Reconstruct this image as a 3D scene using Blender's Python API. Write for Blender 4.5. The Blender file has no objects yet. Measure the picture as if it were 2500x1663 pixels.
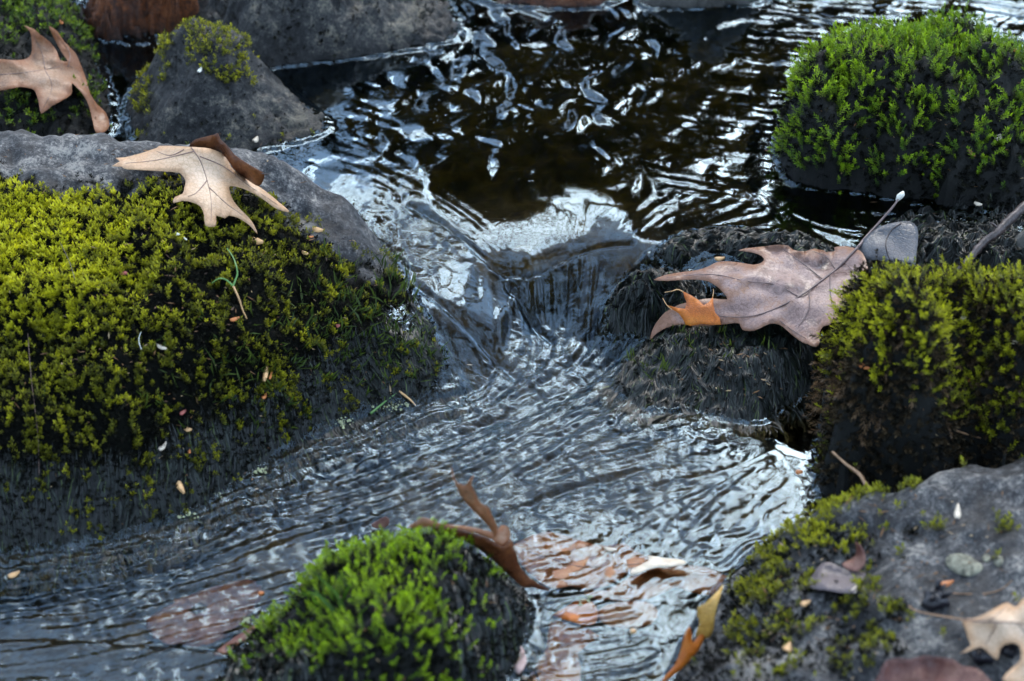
import bpy, math
import numpy as np
from mathutils import Vector
from mathutils.geometry import delaunay_2d_cdt

scene = bpy.context.scene
C = scene.collection
R = np.random.RandomState(7)

# ------------------------------------------------------------------ camera
PITCH, DIST, LENS = math.radians(33.0), 2.5, 100.0
CAM = np.array([0.0, -DIST*math.cos(PITCH), DIST*math.sin(PITCH)])
FW = np.array([0.0, math.cos(PITCH), -math.sin(PITCH)])
UP = np.array([0.0, math.sin(PITCH), math.cos(PITCH)])
T = 18.0/LENS
cam_d = bpy.data.cameras.new('camera'); cam_d.lens = LENS; cam_d.sensor_width = 36
cam_d.clip_start = 0.05; cam_d.clip_end = 400
cam_d.dof.use_dof = True; cam_d.dof.focus_distance = 2.50; cam_d.dof.aperture_fstop = 6.3
cam = bpy.data.objects.new('camera', cam_d); C.objects.link(cam)
cam.location = CAM; cam.rotation_euler = (math.radians(90)-PITCH, 0, 0)
scene.camera = cam

# ------------------------------------------------------------------ world, sun, exposure
w = bpy.data.worlds.new("World"); scene.world = w; w.use_nodes = True
nt = w.node_tree; nt.nodes.clear()
SUN_EL, SUN_AZ = math.radians(40), math.radians(13.5)      # azimuth measured from +Y towards +X
sky = nt.nodes.new('ShaderNodeTexSky'); sky.sky_type = 'NISHITA'; sky.sun_disc = False
sky.sun_elevation = SUN_EL; sky.sun_rotation = SUN_AZ
sky.air_density = 1.0; sky.dust_density = 3.0; sky.ozone_density = 1.5
tc = nt.nodes.new('ShaderNodeTexCoord')
cl = nt.nodes.new('ShaderNodeTexNoise'); cl.inputs['Scale'].default_value = 3.6; cl.inputs['Detail'].default_value = 5
cr = nt.nodes.new('ShaderNodeValToRGB'); cr.color_ramp.elements[0].position = .42; cr.color_ramp.elements[1].position = .60
cr.color_ramp.elements[0].color = (.12,.12,.12,1); cr.color_ramp.elements[1].color = (1,1,1,1)
mx = nt.nodes.new('ShaderNodeMix'); mx.data_type = 'RGBA'
mx.inputs['B'].default_value = (10.5, 13.8, 18.2, 1)
bg = nt.nodes.new('ShaderNodeBackground'); bg.inputs['Strength'].default_value = 0.085
wo = nt.nodes.new('ShaderNodeOutputWorld')
nt.links.new(tc.outputs['Generated'], cl.inputs['Vector'])
nt.links.new(cl.outputs['Fac'], cr.inputs['Fac'])
nt.links.new(cr.outputs['Color'], mx.inputs['Factor'])
nt.links.new(sky.outputs['Color'], mx.inputs['A'])
nt.links.new(mx.outputs['Result'], bg.inputs['Color'])
nt.links.new(bg.outputs['Background'], wo.inputs['Surface'])
sd = bpy.data.lights.new('sun', 'SUN'); sd.energy = 1.1; sd.angle = math.radians(32); sd.color = (1, .97, .91)
so = bpy.data.objects.new('sun', sd); C.objects.link(so)
so.rotation_euler = (math.radians(90)-SUN_EL, 0, math.pi-SUN_AZ)
scene.view_settings.view_transform = 'Standard'; scene.view_settings.look = 'None'
scene.view_settings.gamma = 1; scene.view_settings.use_curve_mapping = False
scene.view_settings.exposure = 1.75
scene.cycles.use_denoising = True
scene.cycles.max_bounces = 7; scene.cycles.diffuse_bounces = 2; scene.cycles.glossy_bounces = 3
scene.cycles.transmission_bounces = 4; scene.cycles.transparent_max_bounces = 6
scene.cycles.caustics_reflective = False; scene.cycles.sample_clamp_indirect = 6

# ------------------------------------------------------------------ maths helpers
def at(u, v, z):
    """point of the place at height z that the photograph shows at source pixel (u, v)"""
    u = np.asarray(u, float); v = np.asarray(v, float); z = np.asarray(z, float)
    u, v, z = np.broadcast_arrays(u, v, z)
    d = FW[None] + ((u.ravel()-1250)/1250*T)[:, None]*np.array([[1., 0, 0]]) - ((v.ravel()-831.5)/1250*T)[:, None]*UP[None]
    s = (z.ravel()-CAM[2])/d[:, 2]
    return (CAM[None]+d*s[:, None]).reshape(u.shape+(3,))
def pix(p):
    q = np.asarray(p)-CAM
    dz = q@FW
    return 1250+q[..., 0]/dz/T*1250, 831.5-(q@UP)/dz/T*1250
def rbf(src, val, smooth=1e-4):
    """thin-plate interpolation over 2-D points"""
    src = np.asarray(src, float); val = np.asarray(val, float)
    n = len(src); sc = max(np.ptp(src[:, 0]), np.ptp(src[:, 1]), 1e-6); s = src/sc
    def k(r2): return np.where(r2 > 1e-14, .5*r2*np.log(np.maximum(r2, 1e-14)), 0)
    A = np.zeros((n+3, n+3)); A[:n, :n] = k(((s[:, None]-s[None])**2).sum(-1)) + smooth*np.eye(n)
    A[:n, n] = 1; A[:n, n+1:] = s; A[n:, :n] = A[:n, n:].T
    b = np.zeros(n+3); b[:n] = val
    c = np.linalg.solve(A, b)
    def f(x, y):
        sh = np.shape(x); x = np.ravel(x)/sc; y = np.ravel(y)/sc
        out = c[n]+c[n+1]*x+c[n+2]*y
        for i in range(n):
            out = out + c[i]*k((x-s[i, 0])**2+(y-s[i, 1])**2)
        return out.reshape(sh)
    return f
NT, TS = 1024, 1.28      # noise tiles: 1024 px over 1.28 m
_f = np.fft.fftfreq(NT, TS/NT)
_fr = np.sqrt(_f[:, None]**2+_f[None]**2)+1e-9
def tile(lam, width=.45, seed=0, aniso=1.0):
    """band-passed noise tile with wavelength lam (metres), unit rms"""
    r = np.random.RandomState(seed)
    n = np.fft.fft2(r.randn(NT, NT))
    fr = np.sqrt((_f[:, None])**2+(_f[None]*aniso)**2)+1e-9
    g = np.exp(-(np.log(fr*lam)**2)/(2*width**2))
    t = np.real(np.fft.ifft2(n*g)); return t/t.std()
def samp(t, x, y):
    a = (np.asarray(y)/TS*NT) % NT; b = (np.asarray(x)/TS*NT) % NT
    i = np.floor(a).astype(int) % NT; j = np.floor(b).astype(int) % NT
    fa = a-np.floor(a); fb = b-np.floor(b); i2 = (i+1) % NT; j2 = (j+1) % NT
    return (t[i, j]*(1-fa)+t[i2, j]*fa)*(1-fb)+(t[i, j2]*(1-fa)+t[i2, j2]*fa)*fb
N = {}
def noise(lam, x, y, seed=0, width=.45):
    k = (lam, seed, width)
    if k not in N: N[k] = tile(lam, width, seed+int(lam*1e5))
    return samp(N[k], x, y)
def inpoly(px, py, poly):
    ins = np.zeros(np.shape(px), bool); n = len(poly)
    for i in range(n):
        x1, y1 = poly[i]; x2, y2 = poly[(i+1) % n]
        if y1 == y2: continue
        c = ((y1 > py) != (y2 > py)) & (px < (x2-x1)*(py-y1)/(y2-y1)+x1)
        ins ^= c
    return ins
def dpoly(px, py, poly):
    d = np.full(np.shape(px), 1e9); n = len(poly)
    for i in range(n):
        ax, ay = poly[i]; bx, by = poly[(i+1) % n]
        vx, vy = bx-ax, by-ay; L = vx*vx+vy*vy+1e-12
        t = np.clip(((px-ax)*vx+(py-ay)*vy)/L, 0, 1)
        d = np.minimum(d, (px-ax-t*vx)**2+(py-ay-t*vy)**2)
    return np.sqrt(d)
def sstep(a, b, x):
    t = np.clip((x-a)/(b-a), 0, 1); return t*t*(3-2*t)
def catmull(pts, n=4, closed=True):
    p = np.asarray(pts, float); m = len(p); out = []
    rng = range(m) if closed else range(m-1)
    for i in rng:
        if closed: a, b, c, d = p[(i-1) % m], p[i], p[(i+1) % m], p[(i+2) % m]
        else: a, b, c, d = p[max(i-1, 0)], p[i], p[i+1], p[min(i+2, m-1)]
        for k in range(n):
            t = k/n
            out.append(.5*((2*b)+(-a+c)*t+(2*a-5*b+4*c-d)*t*t+(-a+3*b-3*c+d)*t**3))
    if not closed: out.append(p[-1])
    return np.array(out)
def blobs(u, v, L):
    o = np.zeros(np.shape(u))
    for cu, cv, ru, rv, wt in L:
        o = np.maximum(o, wt*np.exp(-(((u-cu)/ru)**2+((v-cv)/rv)**2)))
    return o

# ------------------------------------------------------------------ object helpers
def tag(o, label=None, cat=None, group=None, kind=None):
    if label: o['label'] = label
    if cat: o['category'] = cat
    if group: o['group'] = group
    if kind: o['kind'] = kind
    return o
def thing(name, label, cat, loc=(0, 0, 0), group=None):
    o = bpy.data.objects.new(name, None); C.objects.link(o); o.location = [float(a) for a in loc]
    o.empty_display_size = .02
    return tag(o, label, cat, group)
def raw(name, verts, faces, mat, parent=None, smooth=True, col=None, kind=None):
    """verts Nx3, faces MxK (K=3 or 4) as one mesh object; parented meshes keep their place"""
    me = bpy.data.meshes.new(name)
    verts = np.asarray(verts, np.float32)
    if parent is not None: verts = verts-np.array(parent_world(parent), np.float32)[None]
    if isinstance(faces, np.ndarray):
        k = faces.shape[1]
        me.vertices.add(len(verts)); me.vertices.foreach_set('co', verts.ravel())
        me.loops.add(faces.size); me.loops.foreach_set('vertex_index', faces.astype(np.int32).ravel())
        me.polygons.add(len(faces)); me.polygons.foreach_set('loop_start', np.arange(0, faces.size, k, dtype=np.int32))
        me.polygons.foreach_set('loop_total', np.full(len(faces), k, np.int32))
        me.update(calc_edges=True)
    else:
        me.from_pydata([tuple(map(float, a)) for a in verts], [], [tuple(int(i) for i in f) for f in faces]); me.update()
    me.polygons.foreach_set('use_smooth', np.full(len(me.polygons), smooth))
    if col is not None:
        a = me.color_attributes.new('Col', 'FLOAT_COLOR', 'POINT')
        cc = np.ones((len(verts), 4), np.float32); cc[:, :3] = col; a.data.foreach_set('color', cc.ravel())
    me.materials.append(mat)
    o = bpy.data.objects.new(name, me); C.objects.link(o)
    if parent is not None: o.parent = parent
    if kind: o['kind'] = kind
    return o
def parent_world(p):
    l = Vector(p.location)
    while p.parent: p = p.parent; l += p.location
    return l
def tube(pts, rad, n=6, caps=True):
    pts = np.asarray(pts, float); m = len(pts)
    rad = np.broadcast_to(rad, (m,)) if np.ndim(rad) <= 1 else rad
    tn = np.gradient(pts, axis=0); tn /= np.linalg.norm(tn, axis=1)[:, None]+1e-12
    ref = np.array([.13, .31, .94]); V = []
    for i in range(m):
        a = np.cross(tn[i], ref); a /= np.linalg.norm(a)+1e-9; b = np.cross(tn[i], a)
        for k in range(n):
            th = 2*math.pi*k/n; V.append(pts[i]+rad[i]*(math.cos(th)*a+math.sin(th)*b))
    F = []
    for i in range(m-1):
        for k in range(n):
            F.append((i*n+k, i*n+(k+1) % n, (i+1)*n+(k+1) % n, (i+1)*n+k))
    if caps:
        F.append(tuple(range(n-1, -1, -1))); F.append(tuple(range((m-1)*n, m*n)))
    return V, F
def merge(parts):
    V, F = [], []
    for v, f in parts:
        o = len(V); V += list(v); F += [tuple(i+o for i in q) for q in f]
    return V, F

# ------------------------------------------------------------------ materials
def mat(name):
    m = bpy.data.materials.new(name); m.use_nodes = True
    t = m.node_tree; t.nodes.clear()
    out = t.nodes.new('ShaderNodeOutputMaterial'); b = t.nodes.new('ShaderNodeBsdfPrincipled')
    t.links.new(b.outputs[0], out.inputs[0]); return m, t, b, out
def nd(t, typ, **kw):
    n = t.nodes.new(typ)
    for k, v in kw.items():
        if k in n.inputs: n.inputs[k].default_value = v
        else: setattr(n, k, v)
    return n
def ramp(t, stops):
    r = t.nodes.new('ShaderNodeValToRGB'); e = r.color_ramp.elements
    while len(e) < len(stops): e.new(.5)
    for i, (p, c) in enumerate(stops):
        e[i].position = p; e[i].color = (c[0], c[1], c[2], 1) if hasattr(c, '__len__') else (c, c, c, 1)
    return r
def math_(t, op, a, b=None):
    n = t.nodes.new('ShaderNodeMath'); n.operation = op
    for i, x in enumerate((a, b)):
        if x is None: continue
        if isinstance(x, (int, float)): n.inputs[i].default_value = x
        else: t.links.new(x, n.inputs[i])
    return n.outputs[0]
def rock_mat(name, stops, rough=(.3, .75), scale=1.0, bump=.9, lichen=0.0, coat=0.0):
    m, t, b, out = mat(name)
    co = nd(t, 'ShaderNodeTexCoord').outputs['Object']
    n1 = nd(t, 'ShaderNodeTexNoise', Scale=16*scale, Detail=10, Roughness=.72); t.links.new(co, n1.inputs['Vector'])
    n2 = nd(t, 'ShaderNodeTexNoise', Scale=330*scale, Detail=5, Roughness=.8); t.links.new(co, n2.inputs['Vector'])
    n5 = nd(t, 'ShaderNodeTexNoise', Scale=80*scale, Detail=6, Roughness=.75); t.links.new(co, n5.inputs['Vector'])
    f = math_(t, 'ADD', math_(t, 'ADD', math_(t, 'MULTIPLY', n1.outputs['Fac'], .5), math_(t, 'MULTIPLY', n5.outputs['Fac'], .35)), math_(t, 'MULTIPLY', n2.outputs['Fac'], .40))
    f = math_(t, 'SUBTRACT', f, .125)
    r = ramp(t, stops); t.links.new(f, r.inputs['Fac'])
    col = r.outputs['Color']
    # flecks of quartz and lichen crust
    v = nd(t, 'ShaderNodeTexVoronoi', Scale=260*scale); t.links.new(co, v.inputs['Vector'])
    fl = ramp(t, [(0, 1), (.12, 0)]); t.links.new(v.outputs['Distance'], fl.inputs['Fac'])
    mx = nd(t, 'ShaderNodeMix', data_type='RGBA'); mx.inputs['B'].default_value = (.34, .36, .36, 1)
    t.links.new(math_(t, 'MULTIPLY', fl.outputs['Color'], .35), mx.inputs['Factor']); t.links.new(col, mx.inputs['A']); col = mx.outputs['Result']
    if lichen:
        n3 = nd(t, 'ShaderNodeTexNoise', Scale=14, Detail=6, Roughness=.6); t.links.new(co, n3.inputs['Vector'])
        l = ramp(t, [(.60, 0), (.66, 1)]); t.links.new(n3.outputs['Fac'], l.inputs['Fac'])
        mx = nd(t, 'ShaderNodeMix', data_type='RGBA'); mx.inputs['B'].default_value = (.26, .23, .20, 1)
        t.links.new(math_(t, 'MULTIPLY', l.outputs['Color'], lichen), mx.inputs['Factor']); t.links.new(col, mx.inputs['A']); col = mx.outputs['Result']
    at_ = nd(t, 'ShaderNodeAttribute', attribute_name='Col'); sp = nd(t, 'ShaderNodeSeparateColor'); t.links.new(at_.outputs['Color'], sp.inputs['Color'])
    mx = nd(t, 'ShaderNodeMix', data_type='RGBA'); mx.inputs['B'].default_value = (.0035, .004, .003, 1)  # Red blends the stone to near-black below the moss
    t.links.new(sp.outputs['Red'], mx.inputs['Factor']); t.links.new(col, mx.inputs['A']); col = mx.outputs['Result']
    t.links.new(math_(t, 'SUBTRACT', .30, math_(t, 'MULTIPLY', sp.outputs['Red'], .27)), b.inputs['Specular IOR Level'])
    mx = nd(t, 'ShaderNodeMix', data_type='RGBA', blend_type='MULTIPLY'); mx.inputs['B'].default_value = (.30, .30, .30, 1)
    t.links.new(math_(t, 'MINIMUM', math_(t, 'MULTIPLY', sp.outputs['Green'], math_(t, 'ADD', n5.outputs['Fac'], .8)), 1.0), mx.inputs['Factor']); t.links.new(col, mx.inputs['A']); col = mx.outputs['Result']
    t.links.new(col, b.inputs['Base Color'])
    rr = ramp(t, [(.35, rough[0]), (.65, rough[1])]); t.links.new(n1.outputs['Fac'], rr.inputs['Fac'])
    t.links.new(rr.outputs['Color'], b.inputs['Roughness'])
    if coat: b.inputs['Coat Weight'].default_value = coat; b.inputs['Coat Roughness'].default_value = .15
    bp = nd(t, 'ShaderNodeBump', Strength=bump, Distance=.0034); t.links.new(f, bp.inputs['Height'])
    n4 = nd(t, 'ShaderNodeTexNoise', Scale=900*scale, Detail=3); t.links.new(co, n4.inputs['Vector'])
    bp2 = nd(t, 'ShaderNodeBump', Strength=bump*.6, Distance=.0006); t.links.new(n4.outputs['Fac'], bp2.inputs['Height'])
    t.links.new(bp.outputs[0], bp2.inputs['Normal']); t.links.new(bp2.outputs[0], b.inputs['Normal'])
    return m
M = {}
M['gray'] = rock_mat('gray_rock', [(.41, (.006, .006, .008)), (.48, (.034, .035, .038)), (.53, (.095, .094, .096)), (.59, (.30, .28, .25))], lichen=.8)
M['dark'] = rock_mat('dark_wet_rock', [(.41, (.003, .003, .004)), (.48, (.012, .013, .014)), (.54, (.048, .048, .046)), (.61, (.18, .16, .12))], rough=(.22, .55))
M['soil'] = rock_mat('dark_wet_moss_mat', [(.3, (.002, .0025, .002)), (.5, (.006, .007, .006)), (.68, (.018, .019, .016)), (.9, (.05, .05, .045))], rough=(.5, .8), scale=2, bump=.9)
M['brown'] = rock_mat('brown_rock', [(.38, (.012, .004, .003)), (.48, (.06, .018, .006)), (.57, (.20, .06, .016)), (.68, (.3, .2, .13))], rough=(.25, .6))
M['pinkgray'] = rock_mat('brownish_gray_rock', [(.3, (.03, .028, .025)), (.5, (.10, .095, .085)), (.65, (.20, .19, .17)), (.85, (.3, .28, .25))], rough=(.25, .6))
def mossmat(name, rough=.5, trans=.25, spec=.4):
    m, t, b, out = mat(name)
    a = nd(t, 'ShaderNodeAttribute', attribute_name='Col')
    t.links.new(a.outputs['Color'], b.inputs['Base Color']); b.inputs['Roughness'].default_value = rough
    b.inputs['Specular IOR Level'].default_value = spec
    tr = nd(t, 'ShaderNodeBsdfTranslucent'); t.links.new(a.outputs['Color'], tr.inputs['Color'])
    mx = nd(t, 'ShaderNodeMixShader', Fac=trans); t.links.new(b.outputs[0], mx.inputs[1]); t.links.new(tr.outputs[0], mx.inputs[2])
    t.links.new(mx.outputs[0], out.inputs[0]); return m
M['moss'] = mossmat('moss_leaves', trans=.38)
M['strand'] = mossmat('dead_moss', rough=.6, trans=.03, spec=.08)
M['wet'] = mossmat('wet_moss_strands', rough=.36, trans=.02, spec=.35)
def leafmat(name, stops, spot=.0, rough=(.35, .6), scale=1, spotcol=(.03, .012, .006), trans=.12, edge=None):
    m, t, b, out = mat(name)
    co = nd(t, 'ShaderNodeTexCoord').outputs['Object']
    n1 = nd(t, 'ShaderNodeTexNoise', Scale=28*scale, Detail=8, Roughness=.65); t.links.new(co, n1.inputs['Vector'])
    n2 = nd(t, 'ShaderNodeTexNoise', Scale=330*scale, Detail=3, Roughness=.7); t.links.new(co, n2.inputs['Vector'])
    f = math_(t, 'ADD', math_(t, 'MULTIPLY', n1.outputs['Fac'], .75), math_(t, 'MULTIPLY', n2.outputs['Fac'], .25))
    r = ramp(t, stops); t.links.new(f, r.inputs['Fac']); col = r.outputs['Color']
    if edge:
        ea = nd(t, 'ShaderNodeAttribute', attribute_name='Col'); es = nd(t, 'ShaderNodeSeparateColor'); t.links.new(ea.outputs['Color'], es.inputs['Color'])
        en = nd(t, 'ShaderNodeTexNoise', Scale=55, Detail=6, Roughness=.7); t.links.new(co, en.inputs['Vector'])
        er = ramp(t, [(.50, 0), (.72, 1)]); t.links.new(math_(t, 'ADD', math_(t, 'MULTIPLY', es.outputs['Red'], .38), math_(t, 'MULTIPLY', en.outputs['Fac'], .75)), er.inputs['Fac'])
        mx = nd(t, 'ShaderNodeMix', data_type='RGBA'); mx.inputs['B'].default_value = (*edge, 1)
        t.links.new(er.outputs['Color'], mx.inputs['Factor']); t.links.new(col, mx.inputs['A']); col = mx.outputs['Result']
    v = nd(t, 'ShaderNodeTexVoronoi', Scale=240*scale, feature='DISTANCE_TO_EDGE'); t.links.new(co, v.inputs['Vector'])
    ve = ramp(t, [(0, 1), (.10, 0)]); t.links.new(v.outputs['Distance'], ve.inputs['Fac'])
    mx = nd(t, 'ShaderNodeMix', data_type='RGBA', blend_type='MULTIPLY'); mx.inputs['B'].default_value = (.62, .55, .5, 1)
    t.links.new(math_(t, 'MULTIPLY', ve.outputs['Color'], .5), mx.inputs['Factor']); t.links.new(col, mx.inputs['A']); col = mx.outputs['Result']
    if spot:
        s = nd(t, 'ShaderNodeTexNoise', Scale=340*scale, Detail=6, Roughness=.85); t.links.new(co, s.inputs['Vector'])
        sr = ramp(t, [(.56, 0), (.64, 1)]); t.links.new(s.outputs['Fac'], sr.inputs['Fac'])
        mx = nd(t, 'ShaderNodeMix', data_type='RGBA'); mx.inputs['B'].default_value = (*spotcol, 1)
        t.links.new(math_(t, 'MULTIPLY', sr.outputs['Color'], spot), mx.inputs['Factor']); t.links.new(col, mx.inputs['A']); col = mx.outputs['Result']
    t.links.new(col, b.inputs['Base Color'])
    rr = ramp(t, [(.4, rough[0]), (.6, rough[1])]); t.links.new(n1.outputs['Fac'], rr.inputs['Fac']); t.links.new(rr.outputs['Color'], b.inputs['Roughness'])
    bp = nd(t, 'ShaderNodeBump', Strength=.5, Distance=.0005)
    t.links.new(math_(t, 'ADD', n2.outputs['Fac'], math_(t, 'MULTIPLY', ve.outputs['Color'], -.5)), bp.inputs['Height'])
    t.links.new(bp.outputs[0], b.inputs['Normal'])
    tr = nd(t, 'ShaderNodeBsdfTranslucent'); t.links.new(col, tr.inputs['Color'])
    ms = nd(t, 'ShaderNodeMixShader', Fac=trans); t.links.new(b.outputs[0], ms.inputs[1]); t.links.new(tr.outputs[0], ms.inputs[2])
    t.links.new(ms.outputs[0], out.inputs[0]); return m
M['tan'] = leafmat('dry_tan_leaf', [(.35, (.50, .30, .16)), (.5, (.70, .50, .34)), (.65, (.78, .62, .48))], spot=.35, spotcol=(.32, .18, .11), rough=(.4, .6), edge=(.60, .36, .20))
M['tanpatch'] = leafmat('mottled_tan_leaf', [(.35, (.16, .075, .04)), (.48, (.36, .20, .11)), (.6, (.50, .34, .24)), (.75, (.42, .34, .32))], spot=.4, spotcol=(.1, .05, .03), edge=(.30, .12, .05))
M['darkleaf'] = leafmat('dark_brown_leaf', [(.35, (.045, .014, .006)), (.5, (.13, .04, .013)), (.65, (.28, .10, .03))], spot=.5, rough=(.25, .5))
M['wetleaf'] = leafmat('wet_gray_brown_leaf', [(.36, (.10, .06, .05)), (.45, (.19, .115, .10)), (.53, (.33, .22, .195)), (.62, (.36, .20, .13)), (.7, (.30, .12, .05))], spot=.7, spotcol=(.05, .03, .025), rough=(.25, .5), trans=.04, edge=(.27, .13, .075))
M['orange'] = leafmat('orange_leaf', [(.35, (.30, .07, .006)), (.5, (.55, .14, .008)), (.7, (.68, .24, .03))], spot=.8, scale=1.6, spotcol=(.16, .035, .008))
M['slate'] = leafmat('slate_gray_wet_leaf', [(.35, (.035, .04, .052)), (.5, (.07, .075, .09)), (.7, (.13, .12, .13))], spot=.4, rough=(.3, .5), trans=.02)
M['bluegray'] = leafmat('gray_rotting_leaf', [(.35, (.05, .035, .04)), (.5, (.11, .085, .09)), (.7, (.2, .16, .16))], spot=.5, rough=(.4, .6), trans=.02)
M['pink'] = leafmat('sunken_pinkish_leaf', [(.35, (.26, .13, .10)), (.5, (.48, .33, .30)), (.7, (.60, .46, .44))], spot=.3, trans=.02)
M['rust'] = leafmat('rust_brown_leaf', [(.35, (.10, .03, .01)), (.5, (.26, .085, .02)), (.65, (.46, .18, .05))], spot=.4, rough=(.25, .5))
M['yellow'] = leafmat('yellow_ochre_leaf', [(.35, (.36, .17, .03)), (.5, (.60, .34, .07)), (.7, (.70, .48, .18))], spot=.4)
M['maroon'] = leafmat('maroon_brown_leaf', [(.35, (.06, .02, .018)), (.5, (.17, .065, .05)), (.7, (.38, .20, .14))], spot=.6)
def plain(name, c, rough=.5, var=.35, scale=120, spec=.5):
    m, t, b, out = mat(name)
    co = nd(t, 'ShaderNodeTexCoord').outputs['Object']
    n1 = nd(t, 'ShaderNodeTexNoise', Scale=scale, Detail=5, Roughness=.65); t.links.new(co, n1.inputs['Vector'])
    c = np.array(c); r = ramp(t, [(.35, tuple(c*(1-var))), (.65, tuple(np.minimum(c*(1+var), .9)))])
    t.links.new(n1.outputs['Fac'], r.inputs['Fac']); t.links.new(r.outputs['Color'], b.inputs['Base Color'])
    b.inputs['Roughness'].default_value = rough; b.inputs['Specular IOR Level'].default_value = spec
    bp = nd(t, 'ShaderNodeBump', Strength=.4, Distance=.0005); t.links.new(n1.outputs['Fac'], bp.inputs['Height']); t.links.new(bp.outputs[0], b.inputs['Normal'])
    return m
M['vein'] = plain('leaf_vein', (.24, .15, .12), .5)
M['veindark'] = plain('dark_leaf_vein', (.13, .085, .08), .4)
M['twig'] = plain('twig_bark', (.07, .05, .045), .4, .6)
M['stem'] = plain('brown_stem', (.30, .17, .09), .45)
M['petiole'] = plain('dark_petiole', (.13, .09, .085), .35)
M['white'] = plain('white_bud', (.75, .74, .66), .5, .1)
M['seed_tan'] = plain('tan_scale', (.62, .36, .16), .5, .3)
M['seed_orange'] = plain('orange_scale', (.55, .18, .05), .5, .3)
M['seed_red'] = plain('reddish_scale', (.34, .09, .07), .5, .3)
M['seed_pale'] = plain('pale_scale', (.62, .52, .40), .5, .2)
M['seed_black'] = plain('black_husk', (.012, .010, .014), .35, .4)
M['lichen'] = plain('pale_green_lichen', (.18, .175, .13), .95, .55, 220)
M['bark'] = plain('tree_bark', (.035, .028, .022), .9, .4, 6)
M['needle'] = plain('evergreen_leaves', (.030, .052, .014), .6, .5, 1.2)
M['green'] = plain('green_sprout', (.11, .24, .06), .4, .2)
M['foam'] = plain('foam_bubbles', (.34, .36, .20), .15, .3)

# water: a thin clear skin over the bed; reflection grows towards grazing
m, t, b, out = mat('water'); M['water'] = m; t.nodes.remove(b)
co = nd(t, 'ShaderNodeTexCoord').outputs['Object']
n1 = nd(t, 'ShaderNodeTexNoise', Scale=170, Detail=3, Roughness=.55, Distortion=1.2); t.links.new(co, n1.inputs['Vector'])
at_ = nd(t, 'ShaderNodeAttribute', attribute_name='Col')
bp = nd(t, 'ShaderNodeBump', Distance=.0012); t.links.new(n1.outputs['Fac'], bp.inputs['Height'])
sep = nd(t, 'ShaderNodeSeparateColor'); t.links.new(at_.outputs['Color'], sep.inputs['Color'])
t.links.new(sep.outputs['Red'], bp.inputs['Strength']); rough_ = math_(t, 'ADD', math_(t, 'MULTIPLY', sep.outputs['Red'], .16), .025)
gl = nd(t, 'ShaderNodeBsdfGlossy', Roughness=.03, Color=(.60, .81, 1, 1)); rf = nd(t, 'ShaderNodeBsdfRefraction', Roughness=.0, IOR=1.33)
tint = nd(t, 'ShaderNodeMix', data_type='RGBA'); tint.inputs['A'].default_value = (.9, .82, .66, 1); tint.inputs['B'].default_value = (.46, .42, .18, 1)
t.links.new(sep.outputs['Green'], tint.inputs['Factor']); t.links.new(tint.outputs['Result'], rf.inputs['Color'])
fr = nd(t, 'ShaderNodeFresnel', IOR=1.45)
for x in (gl, rf, fr): t.links.new(bp.outputs[0], x.inputs['Normal'])
t.links.new(rough_, gl.inputs['Roughness'])
ms = nd(t, 'ShaderNodeMixShader'); t.links.new(math_(t, 'MINIMUM', math_(t, 'MULTIPLY', fr.outputs[0], 1.05), 1.0), ms.inputs[0])
t.links.new(rf.outputs[0], ms.inputs[1]); t.links.new(gl.outputs[0], ms.inputs[2])
t.links.new(ms.outputs[0], out.inputs[0])

# stream bed and banks
m, t, b, out = mat('stream_bed'); M['bed'] = m
co = nd(t, 'ShaderNodeTexCoord').outputs['Object']
n1 = nd(t, 'ShaderNodeTexNoise', Scale=16, Detail=9, Roughness=.7); t.links.new(co, n1.inputs['Vector'])
r = ramp(t, [(.32, (.006, .005, .003)), (.46, (.022, .016, .008)), (.56, (.055, .042, .020)), (.7, (.12, .095, .06))]); t.links.new(n1.outputs['Fac'], r.inputs['Fac'])
t.links.new(r.outputs['Color'], b.inputs['Base Color']); b.inputs['Roughness'].default_value = .8
bp = nd(t, 'ShaderNodeBump', Strength=.6, Distance=.004); t.links.new(n1.outputs['Fac'], bp.inputs['Height']); t.links.new(bp.outputs[0], b.inputs['Normal'])

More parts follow.
